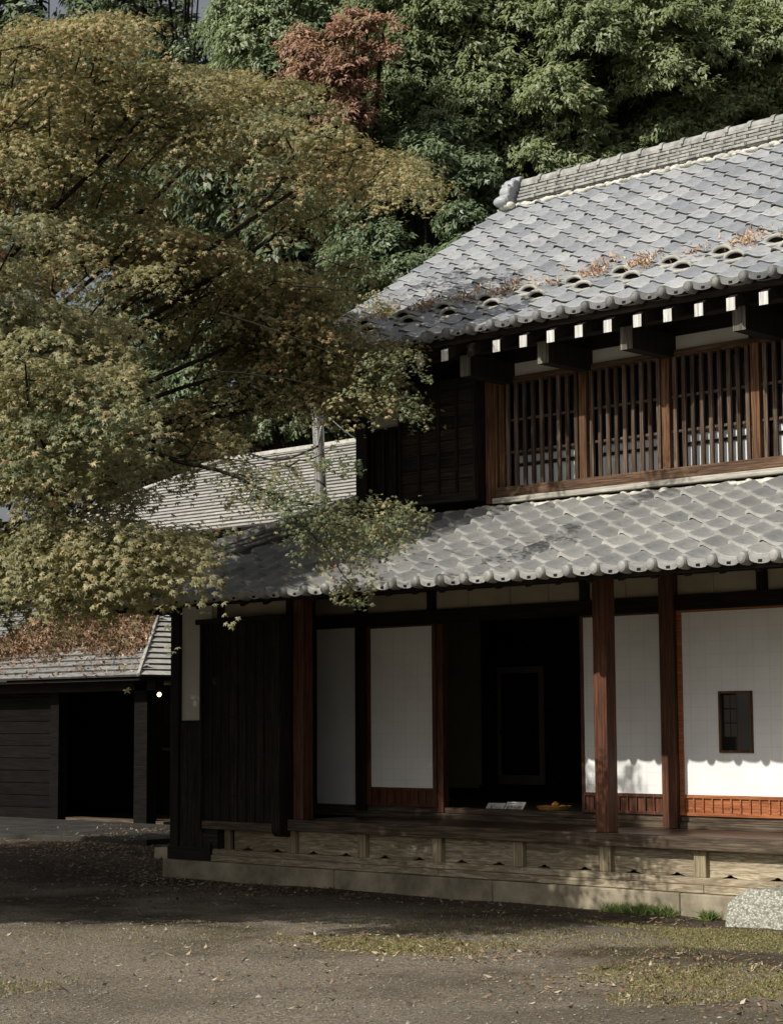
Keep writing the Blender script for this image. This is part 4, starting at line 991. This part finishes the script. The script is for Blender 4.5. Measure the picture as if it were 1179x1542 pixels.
mb = MB(); mb.obox((EXL/2+.5, RY, RZ+.02), (-(EXL-1)/2, 0, 0), (0, .09, 0), (0, 0, .035)); obj('ridge_board', mb, M['shingle'], B, bevel=.01)
mb = MB(); e1_ = np.array([EXL, RY, RZ+.03]); e0_ = e1_+np.array([-1, -1, -bs])*3.4; mb.tube([e0_, e1_], .045, 6); obj('hip_board', mb, M['shingle'], B)
mb = MB(); e2_ = e1_+np.array([-.5, -.5, -.25]); mb.obox((e1_+e2_)/2+np.array([0, 0, .05]), (e1_-e2_)/2, (.07, -.07, 0), (0, 0, .03)); obj('ridge_cap', mb, M['whitewood'], B, bevel=.005)
mb = MB(); mb.box(EXL-2.6, 1, EY+.6, 13, 0, 4.3); obj('wall', mb, M['board'], B)
# small gabled roof further back
G = thing('rear_shed', 'dark gabled shed peering over the silvery roof left of the flue', 'shed', (-14, 15, 0))
gc = px(440, 640, 41); ga = px(345, 616, 41)
mb = MB(); dx = np.array([0.72, .69, 0]); up_ = np.array([0, 0, 1.]); pk = px(405, 605, 41)
for sgn in (-1, 1):
    a_ = pk; b_ = pk+dx*sgn*1.15-up_*.62; dep = np.array([-.69, .72, 0])*3
    mb.prism([a_, b_, b_+dep, a_+dep], (0, 0, .06))
obj('roof', mb, M['shingle'], G); mb = MB(); mb.prism([pk-up_*.05, pk+dx*1.0-up_*.58, pk+dx*1.0-up_*(pk[2]), pk-dx*1.0-up_*pk[2], pk-dx*1.0-up_*.58], np.array([-.69, .72, 0])*2.9); obj('wall', mb, M['board'], G)

# dark open shed at the lower left
A_ = thing('storage_shed', 'dark open-fronted timber shed with leaf-strewn board roof', 'shed', (-9, 4.7, 0))
sx, sy, sz = -7.45, 4.18, 2.13; sl_ = .5; cs = math.hypot(1, sl_)
fa = Frame((0, sy, sz), (1, 0, 0), (0, 1, 0), sl_); na = 15; ea = .19
mb = MB(); board_roof(mb, fa, -16, 0, na, ea, rightcut=lambda v: sx-v/cs, seg=1.1); obj('front_roof', mb, [M['shingle2'], M['shadegap']], A_, fixn=False)
fa2 = Frame((sx, 0, sz), (0, 1, 0), (-1, 0, 0), sl_); mb = MB(); board_roof(mb, fa2, sy, 11, na, ea, leftcut=lambda v: sy+v/cs, seg=1.1); obj('side_roof', mb, [M['shingle'], M['shadegap']], A_, fixn=False)
mb = MB(); e1_ = np.array([sx, sy, sz+.02]); mb.tube([e1_, e1_+np.array([-1, 1, sl_])*2.5], .028, 6); obj('hip_board', mb, M['shingle'], A_)
mb = MB(); mb.prism([(-16, sy+.05, sz-.05), (sx-.05, sy+.05, sz-.05), (sx-.05, 11, sz-.05), (-16, 11, sz-.05)], (0, 0, .03)); obj('soffit', mb, M['dark'], A_)
def AP(name, b, mat, bevel=.006, cv=.5): m_ = MB(); m_.cv = cv; m_.box(*b); return obj(name, m_, mat, A_, bevel=bevel)
AP('post', (-8.06, -7.78, 4.6, 4.78, .05, 2.1), M['blackboard']); AP('post', (-10.0, -9.8, 4.62, 4.78, .05, 2.1), M['blackboard']); AP('post', (-12.0, -11.8, 4.62, 4.78, .05, 2.1), M['blackboard'])
AP('beam', (-16, -7.6, 4.6, 4.75, 1.95, 2.1), M['darkx'])
mb = MB(); z = .12
while z < 1.9: mb.cv = random.random(); mb.box(-16, -10.0, 4.68, 4.71+.006, z, z+.17); z += .178
obj('wall_boards', mb, M['blackboard'], A_, bevel=.003)
AP('doorstep', (-10, -7.6, 4.75, 5.0, .05, .17), M['edge'])
AP('back_wall', (-16, -7.5, 9.9, 10, 0, 2.2), M['black']); AP('inner_wall', (-15.0, -14.9, 4.9, 9.9, 0, 2.1), M['black']); AP('shelf', (-9.4, -7.6, 6.2, 6.5, 1.10, 1.14), M['boardx'])
AP('inner_panel', (-11.4, -9.3, 8.9, 8.94, .3, 1.35), M['blackboard'])
AP('glowing_sky_patch', (-12.54, -12.47, 7.96, 8.0, 1.82, 1.93), emis('sky_patch_glow', (.75, .82, .9), 1.0), 0)  # glowing block stands in for a bit of sky seen through the shed
L = thing('light_bulb', 'small lit warm bulb hanging under the shed roof', 'lamp', (-9.83, 6.5, 1.93))
mb = MB(); mb.ball((-9.83, 6.5, 1.935), (.032, .032, .034)); obj('globe', mb, M['bulb'], L, smooth=True)
mb = MB(); mb.tube([(-9.83, 6.5, 1.975), (-9.83, 6.5, 2.10)], .012, 8); obj('holder', mb, M['cable'], L)
pl = bpy.data.lights.new('bulb_light', 'POINT'); pl.energy = 1.6; pl.color = (1, .7, .35); pl.shadow_soft_size = .05
po = bpy.data.objects.new('bulb_light', pl); C.objects.link(po); po.parent = L; po.location = (0, -.08, -.05)

# ------------------------------------------------------------------ flue, cable
Fl = thing('stove_flue', 'shiny stainless steel flue pipe rising beside the hip of the lower roof', 'flue pipe', (-1.6, 2, 2.9))
p0 = np.array([-1.60, 2, 2.95]); p1 = np.array([-1.735, 2, 4.93]); d_ = p1-p0
for a, b in ((0, .30), (.305, .62), (.625, .93)):
    mb = MB(); mb.tube([p0+d_*a, p0+d_*b], .062, 20); obj('pipe_section', mb, M['steel'], Fl, smooth=False)
mb = MB(); mb.tube([p0+d_*.93, p0+d_*.935, p0+d_*.995, p0+d_*1.0], [.064, .068, .068, .060], 20); obj('cap', mb, M['steel'], Fl)
mb = MB(); 
for t in (.302, .622): mb.tube([p0+d_*(t-.006), p0+d_*(t+.006)], .066, 20)
obj('joint_band', mb, M['steel'], Fl)
mb = MB(); pts = [p0+d_*t+np.array([.07*math.cos(t*7), -.07*abs(math.sin(t*7))-.0, 0]) for t in np.linspace(.42, .97, 16)]; mb.tube(pts, .0025, 5, False); obj('guy_wire', mb, M['steel'], Fl)
mb = MB(); a = px(362, 676, 22.5); b = px(478, 672, 20.5); pts = [a+(b-a)*t-np.array([0, 0, .13*math.sin(math.pi*t)]) for t in np.linspace(0, 1, 14)]; mb.tube(pts, .012, 6)
o = obj('power_cable', mb, M['cable']); tag(o, 'black cable sagging from the shed ridge to the steel flue', 'cable')
mb = MB(); a = px(495, 628, 21); b = px(540, 664, 19.7); mb.tube([a, a*.5+b*.5-np.array([0, 0, .01]), b], .006, 5)
o = obj('stay_wire', mb, M['steel']); tag(o, 'thin pale wire running from the flue top down to the upper storey corner', 'wire')

# ------------------------------------------------------------------ things in the doorway
def sign(label, x0, x1, z, y, h, lines):
    T = thing('sign_card', label, 'sign', ((x0+x1)/2, y, z), 'white cards on the doorway sill')
    tl = rad(38); up = np.array([0, math.sin(tl), math.cos(tl)]); n = np.array([0, -math.cos(tl), math.sin(tl)]); c0 = np.array([(x0+x1)/2, y, z])
    mb = MB(); mb.obox(c0+up*h/2, ((x1-x0)/2, 0, 0), up*h/2, n*.003); obj('card', mb, M['card'], T)
    mb = MB(); mb.obox(c0+up*h*.3-n*.03, ((x1-x0)/2*.6, 0, 0), np.array([0, 0, 1.])*h*.3, n*.002); obj('stand', mb, M['card'], T)
    for txt, sx_, sz_, cx_, cz_ in lines:
        cu_ = bpy.data.curves.new('t', 'FONT'); cu_.body = txt; cu_.size = 1; cu_.align_x = 'CENTER'; cu_.align_y = 'CENTER'; cu_.offset = .012
        to = bpy.data.objects.new('t', cu_); C.objects.link(to); bpy.context.view_layer.update()
        me = bpy.data.meshes.new_from_object(to.evaluated_get(bpy.context.evaluated_depsgraph_get())); bpy.data.objects.remove(to)
        if not len(me.vertices): continue
        vv = np.array([v_.co[:] for v_ in me.vertices]); mn, mx = vv.min(0), vv.max(0); vv = (vv-(mn+mx)/2)/(mx-mn+1e-6)
        W3 = c0+np.array([1, 0, 0])*(cx_*(x1-x0)/2+vv[:, :1]*sx_*(x1-x0))+up*(h*(cz_+vv[:, 1:2]*sz_))+n*.0045
        me2 = bpy.data.meshes.new('writing'); me2.from_pydata((W3-c0).tolist(), [], [tuple(p.vertices) for p in me.polygons])
        o = bpy.data.objects.new('writing', me2); finish(o, me2, M['paintedink'], T, tuple(c0), 0, False)
sign('smaller white card with a heavy black cross on the doorway sill', 1.455, 1.665, .672, 1.03, .10, [('✕', .26, .62, -.38, .5), ('さわらない', .44, .26, .38, .48)])
sign('larger white card with big handwritten black characters on the doorway sill', 1.675, 1.895, .672, 1.03, .118, [('おさんぽ?', .78, .40, -.02, .46), ('ーーー', .30, .04, -.45, .84)])
bc = np.array([2.22, 1.10, .672])
Bk = thing('bamboo_basket', 'shallow round bamboo basket holding yellow fruit in the doorway', 'basket', tuple(bc))
mb = MB(); k = 28; prof_ = [(.0, .0), (.085, 0), (.135, .04), (.155, .065), (.148, .068), (.128, .045), (.08, .012), (0, .012)]
vs = [bc+np.array([r*math.cos(2*math.pi*j/k), r*math.sin(2*math.pi*j/k), z_]) for r, z_ in prof_ for j in range(k)]
mb.add(vs, [(i*k+j, i*k+(j+1) % k, (i+1)*k+(j+1) % k, (i+1)*k+j) for i in range(len(prof_)-1) for j in range(k)]); obj('bowl', mb, M['basket'], Bk, smooth=True)
mb = MB(); mb.tube([bc+np.array([.153*math.cos(t), .153*math.sin(t), .067]) for t in np.linspace(0, 2*math.pi, 25)], .007, 6); obj('rim', mb, M['basket'], Bk, smooth=True)
for i, (dx, dy, dz, lab) in enumerate(((-.055, -.03, .048, 'yellow fruit at the left of the bamboo basket'), (.04, -.05, .048, 'yellow fruit at the front right of the bamboo basket'), (.07, .03, .05, 'yellow fruit at the right rim of the bamboo basket'), (-.01, .03, .075, 'yellow fruit lying on top of the others in the bamboo basket'))):
    mb = MB(); mb.ball(bc+np.array([dx, dy, dz]), (.037, .037, .032), 16, 10); q = obj('citrus_fruit', mb, M['fruit'], smooth=True); tag(q, lab, 'fruit', 'fruit in the bamboo basket')

# stepping stone
mb = MB(); g = np.random.default_rng(5); nx, ny = 26, 12; vs = []
for j in range(ny+1):
    for i in range(nx+1):
        u, v_ = i/nx*2-1, j/ny*2-1; e_ = max(abs(u)**5, abs(v_)**5); hgt = .275*(1-max(0, e_-.45)**1.2*.75)+g.normal(0, .006)
        vs.append((6.2+1.05*u*(1+.015*math.sin(v_*7)), -.30+.24*v_*(1+.04*math.sin(u*9)), max(0, hgt)))
mb.add(vs, [(j*(nx+1)+i, j*(nx+1)+i+1, (j+1)*(nx+1)+i+1, (j+1)*(nx+1)+i) for j in range(ny) for i in range(nx)])
ring = [i for i in range(nx+1)]+[(nx+1)*(j+1)+nx for j in range(ny)]+[(nx+1)*ny+i for i in range(nx-1, -1, -1)]+[(nx+1)*j for j in range(ny-1, 0, -1)]
o0 = len(mb.v); mb.v += [(6.2+(mb.v[i][0]-6.2)*1.03, -.30+(mb.v[i][1]+.30)*1.05, -.05) for i in ring]
for q in range(len(ring)): a, b = q, (q+1) % len(ring); mb.f.append((ring[a], ring[b], o0+b, o0+a)); mb.c.append(.5); mb.m.append(0)
o = obj('stepping_stone', mb, M['stone'], smooth=True); tag(o, 'rough pale granite stepping stone below the veranda at the right', 'stone')

# ------------------------------------------------------------------ litter, grass, pebbles
def scatter_ground(n, x0, x1, y0, y1, dens=None):
    P = np.stack([rng.uniform(x0, x1, n), rng.uniform(y0, y1, n), np.zeros(n)], -1)
    x, y, d = np.array([proj(p) for p in P]).T; ok = (x > -40) & (x < 1230) & (y > 1225) & (y < 1600) & ~((P[:, 1] > -.1) & (P[:, 0] > -1.8))
    P = P[ok]
    if dens is not None: P = P[rng.uniform(0, 1, len(P)) < dens(P[:, 0], P[:, 1])]
    P[:, 2] = gz(P[:, 0], P[:, 1]); return P
P = np.vstack([scatter_ground(60000, -8, 10, -8.5, 4.2, lambda x, y: np.clip(.13+.20*np.sin(x*1.3+y)*np.sin(y*1.7+x*.6)+.12*np.sin(x*4.1+2*y)*np.sin(y*3.3), .03, 1)), scatter_ground(22000, -6, 1.5, -3.2, 3.6, lambda x, y: np.clip(.75*np.exp(-((y-(.35*(-x)-.4))**2)/1.1), 0, 1)*(x < .8)), scatter_ground(2500, -2, 8, -.9, -.08, lambda x, y: .25+0*x), scatter_ground(2500, 3.3, 5.3, -3.5, -2.4, lambda x, y: .35+0*x), scatter_ground(5000, 5.8, 8.2, -4.1, -2.2, lambda x, y: .30+0*x)])
n = len(P); P[:, 2] += .055*((P[:, 1] > 2.0) & (P[:, 0] < -4.9))
P[:, 2] += .006
star_sel = rng.uniform(0, 1, n) < .0
kite(P+rng.normal(0, .003, (n, 3)), np.array([0, 0, 1.])+rng.normal(0, .24, (n, 3)), rng.normal(0, 1, (n, 3))*np.array([1, 1, .1]), .018+.056*rng.uniform(0, 1, n)**1.6, rng.uniform(.005, .013, n), np.clip(rng.normal(.45, .28, n), 0, 1), 'fallen_leaves', M['litter'], None, (0, 0, 0), curl=-.12)
tag(bpy.data.objects['fallen_leaves'], 'dry fallen leaves scattered over the yard', kind='stuff')
P = scatter_ground(70000, -6, 11, -8.5, 0, lambda x, y: np.clip(.25+(-y-1)*.14, .05, 1)*.8); n = len(P); r = rng.uniform(.003, .009, n)*(1+(rng.uniform(0, 1, n) < .015)*1.5)
oc = np.array([(1, 0, 0), (0, 1, 0), (-1, 0, 0), (0, -1, 0), (0, 0, .75), (0, 0, -.4)])
V = P[:, None]+(oc[None]*(1+rng.normal(0, .25, (n, 6, 1))))*r[:, None, None]; V[:, :, 2] += .004
npobj('pebbles', V.reshape(-1, 3), 6, [[0, 1, 4], [1, 2, 4], [2, 3, 4], [3, 0, 4]], np.clip(rng.normal(.45, .25, n), 0, 1), M['peb'], None, (0, 0, 0), True); tag(bpy.data.objects['pebbles'], 'small grit and pebbles on the yard', kind='stuff')
def grass(name, cen, n, mat, hh, label, wd=.0022):
    Ps = []
    for (x, y, rx, ry, k) in cen:
        m_ = int(n*k); a = rng.uniform(0, 6.283, m_); q = np.sqrt(rng.uniform(0, 1, m_))*(1+.3*np.sin(3*a+x)+.2*np.sin(5*a+y)); Ps.append(np.stack([x+rx*q*np.cos(a), y+ry*q*np.sin(a), np.zeros(m_)], -1))
    P = np.concatenate(Ps); P = P[~((P[:, 1] > -.075))]; n = len(P); h = rng.uniform(.35, 1, n)*hh
    d = np.array([0, 0, 1.])+rng.normal(0, .5, (n, 3)); s_ = nrm(np.cross(d, rng.normal(0, 1, (n, 3)))); d = nrm(d)
    P[:, 2] = gz(P[:, 0], P[:, 1])-.002; V = np.empty((n, 5, 3)); b = rng.normal(0, .3, (n, 3)); b[:, 2] = -.12; w_ = wd*rng.uniform(.6, 1.3, n)[:, None]
    V[:, 0] = P-s_*w_; V[:, 1] = P+s_*w_; V[:, 2] = P+d*h[:, None]*.6+s_*w_*.8; V[:, 3] = P+d*h[:, None]*.6-s_*w_*.8; V[:, 4] = P+(d+b)*h[:, None]
    o = npobj(name, V.reshape(-1, 3), 5, [[0, 1, 2, 3], [3, 2, 4]], np.clip(rng.normal(.5, .25, n), 0, 1), mat, None, (0, 0, 0)); tag(o, label, kind='stuff')
grass('grass_patch', [(3.95, -3.0, .55, .45, .22), (4.4, -2.9, .6, .4, .2), (5.4, -.95, .9, .28, .3), (5.9, -1.35, .8, .35, .25), (7.1, -3.2, .75, .75, .5), (7.6, -2.6, .7, .5, .25), (6.3, -3.0, .5, .4, .12), (5.0, -1.9, 1.4, .6, .10), (3.4, -1.8, 1.4, .7, .06), (3.9, -6.0, .5, .4, .05), (2.4, -3.6, .8, .8, .05)], 30000, M['blade'], .026, 'thin dry yellow-green grass patches on the yard')
grass('grass_tuft', [(3.95, -.13, .22, .06, .4), (4.25, -.12, .16, .06, .35), (4.72, -.16, .05, .05, .22), (5.02, -.13, .12, .03, .03)], 1500, M['tuft'], .12, 'green grass tufts along the foot of the plinth', .0028)
# leaves caught by the snow guards
Ps = []
for i in range(1, ncu, 2):
    j = 3; m_ = int(U(30, 230))
    for _ in range(m_):
        Ps.append(fu.p(xu0+(i+.1+U(-.5, .5))*PU_+random.gauss(0, .04), (j+.3)*UE+abs(random.gauss(0, .17))+random.gauss(0, .02), .035+U(0, .055)+sag(0, j*UE)))
P = np.array(Ps); n = len(P)
kite(P, fu.n+rng.normal(0, .6, (n, 3)), rng.normal(0, 1, (n, 3)), rng.uniform(.03, .065, n), rng.uniform(.006, .011, n), np.clip(rng.normal(.5, .25, n), 0, 1), 'roof_leaves', M['rlitter'], None, (0, 0, 5), curl=-.5)
tag(bpy.data.objects['roof_leaves'], 'dry leaves caught above the snow guards of the upper roof', kind='stuff')
# leaf drift on the shed roof
Ps = []
for _ in range(26000):
    x = U(-12.4, -7.6); v_ = U(0, 2.8); t = (x+12.4)/4.6
    if x > sx-v_/cs-.03: continue
    dn = np.clip((v_-(.72-.15*math.sin(x*2))-.8*(t > .9))*2.6, 0, 1)*1.0+.35*np.clip((v_-.45)*1.4, 0, 1)*(t < .55)+.05
    if random.random() < dn: Ps.append(fa.p(x, v_, .022+U(0, .03+.04*(dn > .6))))
P = np.array(Ps); n = len(P)
kite(P, fa.n+rng.normal(0, .5, (n, 3)), rng.normal(0, 1, (n, 3)), rng.uniform(.05, .10, n), rng.uniform(.010, .02, n), np.clip(rng.normal(.38, .25, n), 0, 1), 'shed_roof_leaves', M['slitter'], None, (-9, 5, 2), curl=-.35)
tag(bpy.data.objects['shed_roof_leaves'], 'brown leaf drift on the shed roof', kind='stuff')

for o in bpy.data.objects:
    if '_w' in o: del o['_w']
